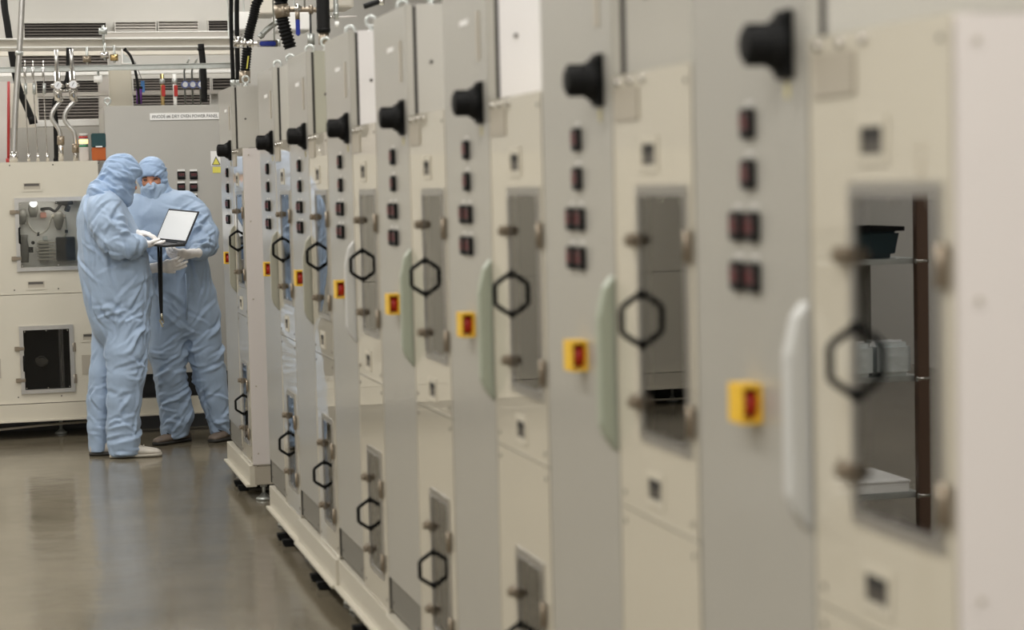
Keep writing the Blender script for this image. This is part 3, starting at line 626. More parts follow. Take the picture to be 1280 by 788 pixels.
for k_, (gx, gy) in enumerate(((72, 107), (91, 106))):
    wd = ('left', 'right')[k_]
    sh = 0 if k_ == 0 else 17
    pts = [(75, 127), (67, 138), (64.5, 147), (68, 154), (74, 163), (76, 175)] if k_ == 0 else [(93, 127), (84, 137), (80.5, 148), (85, 157), (93, 167), (94.5, 185)]
    pipe('braided_hose', 'curved braided steel hose below the %s pressure gauge' % wd, 'hose', pts, 13.8, 2.7, brushed, 14,
         [('upper_coupling', (pts[0][0]+.5, 120), pts[0], 3.8, steel), ('lower_coupling', (pts[-1][0], pts[-1][1]-5), (pts[-1][0], pts[-1][1]+6), 4.4, bronze), ('lower_pipe', (pts[-1][0], pts[-1][1]), (pts[-1][0]+.4, 203), 3.2, steel)])
    c = at(gx, gy, 13.75); q = mpp(13.75)
    t = thing('pressure_gauge', c, '%s round pressure gauge on its steel regulator' % wd, 'gauge')
    obj('gauge_case', MB().tube([(0, 0, 0), (0, -.05, 0)], 5.2*q, 20), steel, t); obj('gauge_dial', MB().tube([(0, -.05, 0), (0, -.054, 0)], 4.3*q, 20), gaugef, t)
    obj('needle', MB().bar((-.008, -.056, -.01), (.006, -.056, .012), .002, .003), ink, t)
    obj('regulator_body', MB().tube([(0, .04, .09), (0, .04, -.02), (0, .04, -.03), (0, .04, -.10)], [.022, .022, .032, .022], 14), steel, t)
    obj('side_valve', MB().tube([(-.045, .03, .0), (.045, .03, .0)], .013, 10), steel, t); obj('top_pipe', MB().tube([(0, .04, .09), (0, .04, .24)], .014, 10), brushed, t)
pipe('cross_tube', 'short steel tube joining the two pressure gauges', 'tube', [(70, 113.5), (94, 112.5)], 13.76, 1.6, steel, 10, [('nut', (74, 113.4), (77, 113.3), 2.6, steel), ('nut', (87, 112.8), (90, 112.7), 2.6, steel)], sm=0)
# small fittings hanging under the tray
for k_, (x_, y_) in enumerate(((129, 39), (109, 74), (131, 69), (123, 99), (143, 72))):
    c = at(x_, y_, (14.38, 14.38, 14.38, 13.93, 14.38)[k_]); lb = ('bracket standing on the tray by the dark vent', 'fitting under the tray left of the bright one', 'bright fitting under the middle of the tray', 'small bright lamp head under the strut', 'brass fitting beside the white bracket')[k_]
    t = thing('pipe_fitting', c, 'steel '+lb if k_ in (0, 1) else lb, 'fitting')
    obj('fitting_body', MB().tube([(-.03, 0, 0), (.025, 0, 0)], [.022, .026], 12), (galv, bronze, steel, whitebox, brassm)[k_], t); obj('fitting_stem', MB().tube([(0, 0, -.09 if k_ == 0 else -.035), (0, 0, .04 if k_ == 0 else .085)], .009, 10), galv, t)
t = thing('white_bracket', at(154, 79, 14.4), 'white angle bracket under the cable tray', 'bracket')
obj('upright', MB().box(-.012, -.002, -.03, .03, 0, .10), whitebox, t); obj('foot_plate', MB().box(-.012, .08, -.03, .03, -.006, 0), whitebox, t); obj('corner_web', MB().prism([(0, 0), (.07, 0), (0, .07)], lambda u_, v_, t_: (u_, t_, v_), -.004, .004), galv, t)
pipe('thin_black_cable', 'thin black cable dropping from the tray behind the power panel', 'cable', [(155, 61), (163, 70), (168, 84), (172, 105), (174, 130)], 14.1, 1.7, rubber, 10, [('cable_boot', (155, 61), (157, 63), 2.4, black)])
pipe('purple_cable', 'dark purple cable just behind the thin black one', 'cable', [(174, 108), (174, 130)], 14.3, 3.6, purple, 10, [('cable_boot', (174, 108), (174, 111), 4, black)], sm=0)
pipe('black_hose', 'thick black hose dropping straight behind the power panel sign', 'hose', [(251, 55), (254, 85), (255.5, 128)], 14.1, 3.9, rubber, 14, [('hose_collar', (251, 60), (251.3, 63), 4.4, black)])
t = thing('blue_tag', at(178.5, 107, 15.0), 'small blue tag hanging behind the black cable', 'tag'); obj('tag_plate', MB().box(-.014, .014, 0, .006, -.05, .035), bluetag, t); obj('tag_wire', MB().tube([(0, 0, .03), (0, .75, .22)], .003, 6), ink, t)
for k_, x_ in enumerate((203, 218.5)):
    c = at(x_, 112, 14.4)
    t = thing('red_valve', c, '%s small valve with a red lever above the power panel' % ('left', 'right')[k_], 'valve')
    obj('valve_stem', MB().tube([(0, 0, -.2), (0, 0, .11)], .014, 10), (brassm, whitebox)[k_], t); obj('red_lever', MB().box(-.012+.004, .018, -.03, -.015, -.05, .03), red, t, bevel=.003); obj('valve_nut', MB().tube([(0, 0, .04), (0, 0, .075)], .022, 6), galv, t)
for k_, x_ in enumerate((231, 240.5, 250.5)):
    c = at(x_, 106, 14.6)
    t = thing('small_gauge', c, ('left', 'middle', 'right')[k_]+' of the three small blue-rimmed gauges above the power panel', 'gauge')
    obj('gauge_rim', MB().tube([(0, 0, 0), (0, -.03, 0)], .027, 16), gaugeb, t); obj('gauge_dial', MB().tube([(0, -.03, 0), (0, -.033, 0)], .019, 16), gaugef, t); obj('gauge_stem', MB().tube([(0, -.42, .16), (0, -.1, .12), (0, .01, .10), (0, .01, -.20)], .007, 8), galv, t)
# stack light and control beacon on the far machine
c = at(105.5, 203, 13.7); c.z = 1.828; q = mpp(13.7)
t = thing('stack_light', c, 'grey stack light with a lit amber lamp between red and green', 'stack light')
obj('base_box', MB().box(-5.5*q, 5.5*q, -.02, .05, 0, 17*q), slat_l, t, bevel=.002)
for nm, z0_, z1_, m2 in (('green_lens', 17, 19.5, greenl), ('cap_ring', 19.5, 21, slat_l), ('amber_lens', 21, 26, amberl), ('cap_ring', 26, 27.5, slat_l), ('red_lens', 27.5, 30, red), ('top_cap', 30, 33.5, slat_l)):
    obj(nm, MB().tube([(0, .015, z0_*q), (0, .015, z1_*q)], 5.4*q, 18), m2, t)
c = at(124.2, 204.5, 13.66); c.z = 1.828
t = thing('beacon_box', c, 'teal and orange beacon box standing behind the left worker', 'beacon')
obj('orange_lens', MB().box(-8.6*q, 8.6*q, -.04, .05, 0, 16*q), orange, t, bevel=.006); obj('teal_lens', MB().box(-8.8*q, 8.8*q, -.045, .05, 16*q, 33*q), teal, t, bevel=.006); obj('label_strip', MB().box(-4*q, 4*q, -.05, -.044, 16*q, 17.5*q), wlabel, t)
# overhead services above the far end of the row (they hang over the cabinets)
def corrugated(name, label, pts, Y, rpx, pitch, parts=(), mt=black):
    P = [at(p[0], p[1], Y) for p in pts]; P = [Vector((P[0].x, P[0].y, CEIL-.002))]+P; o0 = P[-1].copy(); S = spline([p-o0 for p in P], 12); q_ = mpp(Y)
    # resample and alternate the radius
    out = [S[0]]; acc = 0
    for a, b in zip(S, S[1:]):
        L_ = (b-a).length; n_ = max(1, int(round(L_/(pitch*q_/4))))
        for k in range(1, n_+1): out.append(a.lerp(b, k/n_))
    r = [rpx*q_*(1 if i % 4 in (1, 2) else .8) for i in range(len(out))]
    t = thing(name, o0, label, 'conduit'); obj('corrugated_tube', MB().tube(out, r, 14), mt, t)
    for (nm, a, b, rp, m2) in parts:
        if rp: obj(nm, MB().tube([at(a[0], a[1], Y)-o0, at(b[0], b[1], Y)-o0], rp*q_, 12), m2, t)
        else: obj(nm, MB().bar(at(a[0], a[1], Y-rpx*q_-.01)-o0, at(b[0], b[1], Y-rpx*q_-.01)-o0, .012, .006), m2, t)
    return t
corrugated('corrugated_conduit', 'black corrugated conduit hanging straight beside a smooth hose above the farthest cabinet', [(288, -60), (289, 30), (291.5, 104)], 11.1, 2.9, 2.0, [('conduit_gland', (291.3, 100), (291.5, 107), 3.6, galv)])
pipe('black_hose', 'smooth black hose beside the straight corrugated conduit', 'hose', [(295, -60), (296, 30), (297.5, 104)], 11.15, 2.9, rubber, 14, [('hose_gland', (297.4, 100), (297.5, 107), 3.5, galv)])
corrugated('corrugated_conduit', 'slanting black corrugated conduit with a yellow marker', [(326, -50), (319, 10), (311, 45), (306, 92)], 11.0, 6.4, 3.0, [('conduit_gland', (306, 89), (306, 104), 7, bronze), ('yellow_marker', (310.5, 70), (308.5, 86), 0, ylabel)])
t = panel('white_box', 'white rectangular box behind the corrugated conduits', 'box', 293, 317.5, 14.5, 38, 13.2, whitebox, .3); rods(t, [at(305, 16, 13.3)])
t = panel('white_box', 'grey-white box at the top edge between two corrugated conduits', 'box', 321, 345, -40, 18, 12.2, beamm, .3); rods(t, [at(333, -38, 12.3)])
t = panel('white_box', 'white rectangular box behind the blue-handled valves', 'box', 348, 388, 15, 38, 13.2, whitebox, .3); rods(t, [at(368, 16, 13.3)])
t = panel('white_box', 'grey-white box at the top edge above the fourth far cabinet', 'box', 419, 441, -40, 9, 11.0, beamm, .3); rods(t, [at(430, -38, 11.1)])
corrugated('corrugated_conduit', 'thick black corrugated conduit ending above the cabinet with two ring bolts', [(351, -50), (351, 5), (355, 33), (363, 60)], 10.2, 8.5, 4.0, [('hose_clamp', (351, 6), (353.5, 22), 9.4, bronze)])
pipe('black_hose', 'thickest smooth black hose hanging above the olive-sided cabinet', 'hose', [(403, -60), (403.5, 0), (404.5, 41)], 9.0, 8.3, rubber, 18, [('hose_collar', (404.4, 36), (404.5, 39), 8.8, black), ('brass_base', (404.5, 41), (404.8, 56), 6.5, bronze)])
vp1, vo1 = pipe('steel_valve_pipe', 'silver pipe with couplings and a flat blue valve handle', 'pipe', [(292, 52), (305, 54), (322, 55), (345, 54)], 10.6, 2.6, steel, 14, [('union_nut', (293, 52), (300, 53.5), 7, steel), ('union_nut', (303, 54), (308, 54), 5.5, steel), ('union_nut', (311, 54.5), (317, 54.6), 4.6, steel), ('clamp', (346, 54), (350, 54), 4.5, galv)])
rods(vp1, [at(343, 54, 10.6)])
tag(obj('valve_handle', MB().box(-.042, .042, -.03, -.018, -.012, .012), bluem, vp1, bevel=.005, loc=at(334, 55, 10.5)-vo1), 'flat blue lever handle'); obj('handle_plate', MB().box(-.055, .055, -.018, -.008, -.016, .018), steel, vp1, bevel=.003, loc=at(334, 55, 10.5)-vo1)
vp2, vo2 = pipe('steel_valve_pipe', 'bronze and steel pipe run above the hanging blue handle', 'pipe', [(354, 12), (372, 12), (392, 12), (397, 13)], 10.0, 3.2, bronze, 14, [('union_nut', (358, 12), (362, 12), 5, bronze), ('valve_block', (368, 9), (375, 13), 5.4, steel), ('union_nut', (386, 12), (391, 12), 5.5, bronze)])
rods(vp2, [at(381, 12, 10.0)])
tag(obj('valve_handle', MB().box(-.011, .011, -.02, -.005, -.092, -.005), bluem, vp2, bevel=.006, loc=at(371.5, 22, 9.95)-vo2), 'blue lever handle hanging straight down'); obj('handle_root', MB().tube([(0, -.01, -.01), (0, -.01, .03)], .012, 10), bronze, vp2, loc=at(371.5, 22, 9.95)-vo2)
pipe('thin_tube', 'threaded dark rod hanging beside the hanging blue handle', 'tube', [(388, 17), (388.5, 46)], 10.0, 1.4, ink, 8, [('rod_fitting', (388.5, 42), (389, 56), 4.6, galv)], sm=0)
pipe('slanting_tube', 'pale slanting tube behind the silver valve pipe', 'tube', [(324, 47), (336, 35), (352, 24)], 12.4, 3.4, galv, 12, [('tube_collar', (326, 45), (328, 43), 4.2, galv)])
pipe('grey_fitting_stack', 'grey fitting hanging above the fifth cabinet beside the thick hose', 'fitting', [(419, -20), (420, 5), (420, 18)], 9.0, 3.0, galv, 14, [('fitting_foot', (420, 16), (420, 19), 4, galv), ('white_knob', (421, 27), (421, 34), 3, whitebox)])
pipe('slim_rail', 'slim pale rail joining the hose and the ring bolt above the white-sided cabinet', 'rail', [(412, 21.5), (446, 20.5)], 9.0, .9, endwhite, 8, [('rail_end', (412, 21.5), (416, 21.4), 1.6, steel)], sm=0)
pipe('black_cable_end', 'dark cable end with bright collar at the top edge above the fourth cabinet', 'cable', [(455, 8), (464, 5), (476, 1)], 8.2, 3.6, rubber, 12, [('bright_collar', (474, 2), (480, 3), 4.2, steel)])

# ------------------------------------------------------------------ wire rack across the aisle (seen in the near window's reflection)
RX0, RX1, RY0, RY1 = -1.50, -.62, 8.1, 8.55
t = thing('wire_rack', (RX0, RY0, 0), 'brown-posted shelving rack across the aisle, mirrored in the nearest oven window', 'rack')
for x_ in (.0, RX1-RX0): obj('post', lambda: MB().box(-.028, .028, -.02, .02, 0, 1.75).box(-.03, .03, -.02, RY1-RY0, 0, .03), rackm, t, 'rpost', .003, (x_, -.02, 0))
for z_ in (.19, .71, 1.23, 1.70):
    s_ = obj('shelf', lambda: MB().box(0, RX1-RX0, 0, RY1-RY0, -.012, .012), galv, t, 'rshelf', .003, (0, 0, z_))
    for x_ in (0, RX1-RX0): obj('shelf_clip', lambda: MB().tube([(-.03, -.03, 0), (.03, -.03, 0)], .012, 10), steel, s_, 'rclip', 0, (x_, 0, 0))
obj('back_panel', MB().box(.03, RX1-RX0-.03, RY1-RY0-.01, RY1-RY0, .72, 1.22), dgrey, t)
t = thing('waste_bin', (-1.255, 8.30, 1.243), 'dark teal bag-lined bin on the upper shelf of the rack', 'bin')
obj('bin_shell', MB().add([(-.16, -.15, 0), (.16, -.15, 0), (.16, .15, 0), (-.16, .15, 0), (-.18, -.17, .13), (.18, -.17, .13), (.18, .17, .13), (-.18, .17, .13)], [(0, 3, 2, 1), (4, 5, 6, 7), (0, 1, 5, 4), (1, 2, 6, 5), (2, 3, 7, 6), (3, 0, 4, 7)]), tealbin, t, bevel=.02); obj('bin_rim', MB().box(-.19, .19, -.18, -.17, .12, .14).box(-.19, .19, .17, .18, .12, .14).box(-.19, -.18, -.17, .17, .12, .14).box(.18, .19, -.17, .17, .12, .14), black, t, bevel=.003)
for k_, x_ in enumerate((-1.38, -1.20, -1.02)):
    t = thing('foil_package', (x_, 8.19, .723), 'silver foil package on the middle shelf of the rack, %s' % ('at the post end', 'in the middle', 'at the aisle end')[k_], 'package', 'foil packages on the rack')
    obj('wrapped_block', MB().box(-.08, .08, -.10, .10, 0, .15), foil, t, bevel=.02); obj('wrap_band', MB().box(-.082, .082, -.02, .02, -.0, .153), wlabel, t, bevel=.01)
t = thing('white_box', (-1.12, 8.31, .203), 'flat white carton on the bottom shelf of the rack', 'box'); obj('carton', MB().box(-.33, .33, -.2, .2, 0, .045), whitebox, t, bevel=.004); obj('carton_lid', MB().box(-.335, .335, -.205, .205, .045, .055), whitebox, t, bevel=.004)
# ------------------------------------------------------------------ people
def smin(a, b, k):
    h = np.maximum(k-np.abs(a-b), 0)/k
    return np.minimum(a, b)-h*h*k*.25
class Field:
    """signed field on a grid; tapered elliptical limbs and ellipsoids are blended into one skin"""
    def __init__(s, lo, hi, vox):
        s.lo = np.array(lo, float); s.vox = vox; s.n = np.ceil((np.array(hi)-s.lo)/vox).astype(int)+1
        s.F = np.full(s.n, .08, np.float32)
    def sub(s, lo, hi):
        a = np.clip(np.floor((lo-s.lo)/s.vox).astype(int), 0, s.n-1); b = np.clip(np.ceil((hi-s.lo)/s.vox).astype(int)+1, 1, s.n)
        if np.any(b <= a): return None, None
        ax = [(np.arange(a[i], b[i])*s.vox+s.lo[i]).astype(np.float32) for i in range(3)]
        return (slice(a[0], b[0]), slice(a[1], b[1]), slice(a[2], b[2])), np.meshgrid(*ax, indexing='ij')
    def put(s, sl, d, k, op):
        if op == 'add': s.F[sl] = smin(s.F[sl], d, k)
        else: s.F[sl] = -smin(-s.F[sl], d, k)
    def limb(s, a, b, ra, rb, da=None, db=None, k=.03, side=(0, 1, 0), op='add'):
        """ra, rb: half widths at the ends; da, db: half depths along 'side'"""
        a = np.array(a, float); b = np.array(b, float); da = da or ra; db = db or rb
        R = max(ra, rb, da, db)+.06
        sl, G = s.sub(np.minimum(a, b)-R, np.maximum(a, b)+R)
        if sl is None: return s
        ax = b-a; L = np.linalg.norm(ax); ax = ax/L; e2 = np.array(side, float); e2 = e2-ax*(e2@ax); e2 /= np.linalg.norm(e2); e1 = np.cross(ax, e2)
        q = [G[i]-a[i] for i in range(3)]
        t = q[0]*ax[0]+q[1]*ax[1]+q[2]*ax[2]; tc = np.clip(t, 0, L); u = tc/L
        r1 = ra+(rb-ra)*u; r2 = da+(db-da)*u
        d1 = q[0]*e1[0]+q[1]*e1[1]+q[2]*e1[2]; d2 = q[0]*e2[0]+q[1]*e2[1]+q[2]*e2[2]
        f = np.sqrt((d1/r1)**2+(d2/r2)**2+((t-tc)/np.minimum(r1, r2))**2+1e-9)
        s.put(sl, (f-1)*np.minimum(r1, r2), k, op); return s
    def chain(s, pts, k=.03, side=(0, 1, 0)):
        """pts: (point, half width, half depth)"""
        for p, q in zip(pts, pts[1:]): s.limb(p[0], q[0], p[1], q[1], p[2], q[2], k, side)
        return s
    def ball(s, c, r, k=.03, op='add'):
        c = np.array(c, float); r = np.array(r, float)*np.ones(3); sl, G = s.sub(c-r-.06, c+r+.06)
        if sl is None: return s
        f = np.sqrt(sum(((G[i]-c[i])/r[i])**2 for i in range(3))+1e-9); s.put(sl, (f-1)*r.min(), k, op); return s
    def cut_below(s, z):
        zz = (np.arange(s.n[2])*s.vox+s.lo[2]).astype(np.float32); s.F = np.maximum(s.F, (z-zz)[None, None, :]); return s
    def surface(s):
        F = s.F; ins = F < 0; n = s.n
        acc = np.zeros((*(n-1), 3), np.float32); cnt = np.zeros(n-1, np.int16)
        for axis in range(3):
            sh = [slice(None)]*3; sh2 = [slice(None)]*3; sh[axis] = slice(0, -1); sh2[axis] = slice(1, None)
            f0, f1 = F[tuple(sh)], F[tuple(sh2)]; cr = (f0 < 0) != (f1 < 0)
            idx = np.argwhere(cr); t = f0[cr]/(f0[cr]-f1[cr]); pos = idx.astype(np.float32); pos[:, axis] += t
            o = [i for i in range(3) if i != axis]
            for da in (0, 1):
                for db in (0, 1):
                    c = idx.copy(); c[:, o[0]] -= da; c[:, o[1]] -= db
                    ok = np.all((c >= 0) & (c < n-1), axis=1); cc = c[ok]
                    np.add.at(acc, tuple(cc.T), pos[ok]); np.add.at(cnt, tuple(cc.T), 1)
        vid = np.full(n-1, -1, np.int64); act = cnt > 0; vid[act] = np.arange(act.sum())
        V = acc[act]/cnt[act][:, None]; quads = []
        for axis in range(3):
            o = [i for i in range(3) if i != axis]
            sh = [slice(None)]*3; sh2 = [slice(None)]*3; sh[axis] = slice(0, -1); sh2[axis] = slice(1, None)
            for i in o: sh[i] = slice(1, -1); sh2[i] = slice(1, -1)
            f0, f1 = F[tuple(sh)], F[tuple(sh2)]; cr = (f0 < 0) != (f1 < 0); idx = np.argwhere(cr)
            for i in o: idx[:, i] += 1
            flip = (f0[cr] < 0)
            if axis == 1: flip = ~flip
            c = []
            for da, db in ((1, 1), (0, 1), (0, 0), (1, 0)):
                k = idx.copy(); k[:, o[0]] -= da; k[:, o[1]] -= db; c.append(vid[tuple(k.T)])
            Q = np.stack(c, 1); Q[~flip] = Q[~flip][:, ::-1]; quads.append(Q)
        return V*s.vox+s.lo, np.concatenate(quads)
def hash3(i, j, k, sd):
    v = np.sin(i*127.1+j*311.7+k*74.7+sd*53.3)*43758.5453; return v-np.floor(v)
def vnoise(p, sd=0):
    i = np.floor(p); f = p-i; f = f*f*(3-2*f); x, y, z = i.T; r = 0
    for a in (0, 1):
        for b in (0, 1):
            for c in (0, 1):
                w_ = (f[:, 0] if a else 1-f[:, 0])*(f[:, 1] if b else 1-f[:, 1])*(f[:, 2] if c else 1-f[:, 2]); r = r+w_*hash3(x+a, y+b, z+c, sd)
    return r
def ridge(p, sd=0): return 1-np.abs(2*vnoise(p, sd)-1)**.8
def normals(V, Q):
    n = np.cross(V[Q[:, 2]]-V[Q[:, 0]], V[Q[:, 3]]-V[Q[:, 1]]); N = np.zeros_like(V)
    for k in range(4): np.add.at(N, Q[:, k], n)
    return N/(np.linalg.norm(N, axis=1)[:, None]+1e-12)
def relax(V, Q, it, lam=.5):
    E_ = np.concatenate([Q[:, [0, 1]], Q[:, [1, 2]], Q[:, [2, 3]], Q[:, [3, 0]]]); dg = np.zeros(len(V)); np.add.at(dg, E_[:, 0], 1); np.add.at(dg, E_[:, 1], 1)
    for _ in range(it):
        S_ = np.zeros_like(V); np.add.at(S_, E_[:, 0], V[E_[:, 1]]); np.add.at(S_, E_[:, 1], V[E_[:, 0]]); V = V+(S_/dg[:, None]-V)*lam
    return V
def crumple(V, Q, fine=.006, broad=.012, bends=(), sd=0, drape=.35):
    """cloth relief: long drapes, small creases, and fold fans around joints (centre, radius, axis, wavelength, height)"""
    N = normals(V, Q); warp = np.stack([vnoise(V*5+9, sd+11), vnoise(V*5+3, sd+12), vnoise(V*5+5, sd+13)], 1)-.5
    P = V+warp*.07
    d = broad*(ridge(P*np.array([9, 9, 9*drape]), sd)-.62)+fine*(ridge(P*np.array([22, 22, 13]), sd+1)-.62)+fine*.5*(ridge(P*45, sd+2)-.6)
    for c, R, a, lam, h in bends:
        a = np.array(a, float); a /= np.linalg.norm(a); q = V-np.array(c); g = np.exp(-(np.linalg.norm(q, axis=1)/R)**2)
        ph = (q@a)/lam+1.3*(vnoise(V*7, sd+5)-.5)*2+1.2*(vnoise(V*16, sd+6)-.5)
        d += h*g*((1-np.abs(np.sin(PI*ph)))**1.3-.35)
    return V+N*d[:, None]
def creases(V, Q, sets, sd=0):
    """single sharp folds pressed into cloth; each set: centre, radius, direction, spread, count, length, width, height"""
    rg = np.random.RandomState(sd); N = normals(V, Q); out = np.zeros(len(V)); W3 = V+(np.stack([vnoise(V*8+9, sd+11), vnoise(V*8+3, sd+12), vnoise(V*8+5, sd+13)], 1)-.5)*.06
    for c, R_, dr, spread, cnt, ln, wd, h in sets:
        near = np.where(np.linalg.norm(V-np.array(c), axis=1) < R_)[0]
        if not len(near): continue
        for i in rg.choice(near, cnt):
            n = N[i]; t = np.array(dr, float)+rg.randn(3)*spread; t -= n*(t@n); t /= np.linalg.norm(t)+1e-9; b = np.cross(n, t)
            q = W3-W3[i]; al = q@t; u = q@b; de = q@n; L_ = ln*(.6+.8*rg.rand()); w_ = wd*(.7+.6*rg.rand()); hh = h*(.5+.9*rg.rand())*(1 if rg.rand() < .75 else -1)
            msk = np.exp(-(al/L_)**2-(de/.07)**2); m_ = msk > .02
            uu = u[m_]/w_*(1+.7*np.abs(al[m_])/L_); out[m_] += hh*msk[m_]*(np.exp(-np.abs(uu)**1.5)-.7*np.exp(-(uu-1.7)**2))
    return relax(V+N*np.clip(out, -.022, .026)[:, None], Q, 2, .45)
def skinmesh(name, V, Q, mt, parent, origin):
    V = V-np.array(origin); me = bpy.data.meshes.new(name)
    me.vertices.add(len(V)); me.vertices.foreach_set('co', V.astype(np.float32).ravel())
    me.loops.add(Q.size); me.loops.foreach_set('vertex_index', Q.ravel().astype(np.int32)); me.polygons.add(len(Q))
    me.polygons.foreach_set('loop_start', np.arange(0, Q.size, 4, dtype=np.int32)); me.update(calc_edges=True); me.validate()
    me.polygons.foreach_set('use_smooth', [True]*len(me.polygons)); me.materials.append(mt)
    o = bpy.data.objects.new(name, me); COL.objects.link(o); o.parent = parent; return o
PX = .00487
def bbox(pts, m_): a = np.array(pts); return a.min(0)-m_, a.max(0)+m_

def hand(parent, origin, wrist, fwd, palm, side, curl=(.35, .35, .4, .45), thumb=.5, name='glove', sc=1.0, spread=.0):
    """gloved hand with a palm, four unequal bent fingers and a thumb; fwd = towards the fingertips, palm = out of the palm, side=+1 when the thumb is on fwd x palm"""
    wv = np.array(wrist, float); f = np.array(fwd, float); f /= np.linalg.norm(f); n = np.array(palm, float); n -= f*(n@f); n /= np.linalg.norm(n); s_ = np.cross(f, n)*side
    lo, hi = bbox([wv-f*.06, wv+f*.20*sc], .10); F = Field(lo, hi, .0032)
    F.limb(wv-f*.030*sc, wv+f*.01*sc, .030*sc, .026*sc, .024*sc, .020*sc, .012, n)
    F.limb(wv, wv+f*.055*sc, .027*sc, .036*sc, .018*sc, .017*sc, .014, n); F.limb(wv+f*.055*sc, wv+f*.085*sc, .038*sc, .037*sc, .016*sc, .013*sc, .012, n)
    F.ball(wv+f*.035*sc+s_*.022*sc+n*.006*sc, .019*sc, .014)
    for i, (off, L_) in enumerate(((.028, .072), (.010, .080), (-.009, .074), (-.027, .058))):
        p = wv+(f*(.085-.004*abs(i-1))+s_*off)*sc; ang = 0; d0 = f+s_*(off*spread*12)
        d0 /= np.linalg.norm(d0)
        for j, fr in enumerate((.45, .30, .25)):
            ang += curl[i]*(1, 1.15, .8)[j]
            d = d0*math.cos(ang)+n*math.sin(ang); q_ = p+d*L_*fr*sc; r0 = (.0105, .0095, .0085)[j]*sc; F.limb(p, q_, r0, r0*.92, k=.004, side=n); p = q_
    p = wv+(f*.030+s_*.028+n*.008)*sc; d = f*.62+s_*(.75-thumb*.4)+n*thumb
    for j, L_ in enumerate((.040, .034)):
        d = d/np.linalg.norm(d); q_ = p+d*L_*sc; F.limb(p, q_, (.0125, .0105)[j]*sc, (.0110, .0090)[j]*sc, k=.006, side=n); p = q_; d = d+f*.35+n*.15
    V, Q = F.surface(); V = relax(V, Q, 1)
    V = crumple(V, Q, .0012, .002, sd=3)
    return skinmesh(name, V, Q, glovem, parent, origin)
def shoe(parent, origin, heel, toe, up_mt, label, sole_mt=sole, wid=.050, h=.105):
    a = np.array(heel, float); b = np.array(toe, float); d = b-a; L_ = np.linalg.norm(d); d /= L_; n = np.cross([0, 0, 1], d)
    # side profile stations: (along, half width, top height)
    st = [(0, .026, .070), (.03, .036, .088), (.09, .039, .098), (.14, .041, .086), (.19, .047, .066), (.235, .048, .056), (.27, .040, .048), (.292, .024, .036)]
    def loft(stations, zlow, shrink, top=True, thick=None):
        vs = []; m_ = 14
        for (s_, w_, t_) in stations:
            c = a+d*(s_*L_/.295)
            for k in range(m_):
                q_ = 2*PI*k/m_; cx = math.cos(q_); sz = math.sin(q_)
                ww = (w_+shrink)*np.sign(cx)*abs(cx)**.6; hi = (t_ if thick is None else thick)
                zz = zlow+(hi-zlow)*(.5+.5*np.sign(sz)*abs(sz)**(.75)); ww2 = ww*(1-.35*max(0, sz) if thick is None else 1)
                vs.append(c+n*ww2+np.array([0, 0, zz]))
        fs = [(i*m_+k, i*m_+(k+1) % m_, (i+1)*m_+(k+1) % m_, (i+1)*m_+k) for i in range(len(stations)-1) for k in range(m_)]
        fs += [tuple(range(m_))[::-1], tuple((len(stations)-1)*m_+k for k in range(m_))]
        return MB().add([v-np.array(origin) for v in vs], fs, True)
    up = obj('shoe', loft(st, .014, 0), up_mt, parent); up['label'] = label
    obj('sole', loft([(-.004, .024, 0)]+[(s_, w_+.001, 0) for s_, w_, _ in st]+[(.298, .018, 0)], 0.0, .004, thick=.024), sole_mt, up)
    for k in range(3):
        c = a+d*((.15+.022*k)*L_/.295)+np.array([0, 0, .087-.010*k])-np.array(origin); obj('lace', MB().tube([c-n*.022, c+np.array([0, 0, .006]), c+n*.022], .0035, 6), up_mt if up_mt is shoew else sole, up)
    return up
def face(F, c, fw, up, sc=1.0):
    """head with brow, nose, cheeks, chin and ears added to the body field; c = head centre, fw = facing"""
    c = np.array(c, float); fw = np.array(fw, float); fw /= np.linalg.norm(fw); up = np.array(up, float); up -= fw*(up@fw); up /= np.linalg.norm(up); rt = np.cross(fw, up)
    g = lambda r_, u_, f_: c+(rt*r_+up*u_+fw*f_)*sc
    F.limb(g(0, .035, -.012), g(0, .03, .02), .074, .070, .083, .078, .02, up); F.limb(g(0, -.01, .015), g(0, -.075, .045), .062, .035, .07, .04, .03, fw)
    F.limb(g(-.03, .022, .080), g(.03, .022, .080), .010, .010, k=.018, side=fw)
    F.limb(g(0, .012, .088), g(0, -.028, .112), .009, .015, k=.012, side=fw); F.ball(g(.018, -.030, .092), .010, .01); F.ball(g(-.018, -.030, .092), .010, .01)
    F.limb(g(-.018, -.058, .086), g(.018, -.058, .086), .008, .008, k=.012, side=fw); F.ball(g(0, -.09, .075), .020, .02)
    for s_ in (-1, 1): F.ball(g(s_*.040, -.022, .070), .022, .02); F.ball(g(s_*.078, -.01, -.005), [.012, .018, .03], .01); F.ball(g(s_*.031, .006, .093), .010, .006, 'sub')
    return g, rt, fw, up

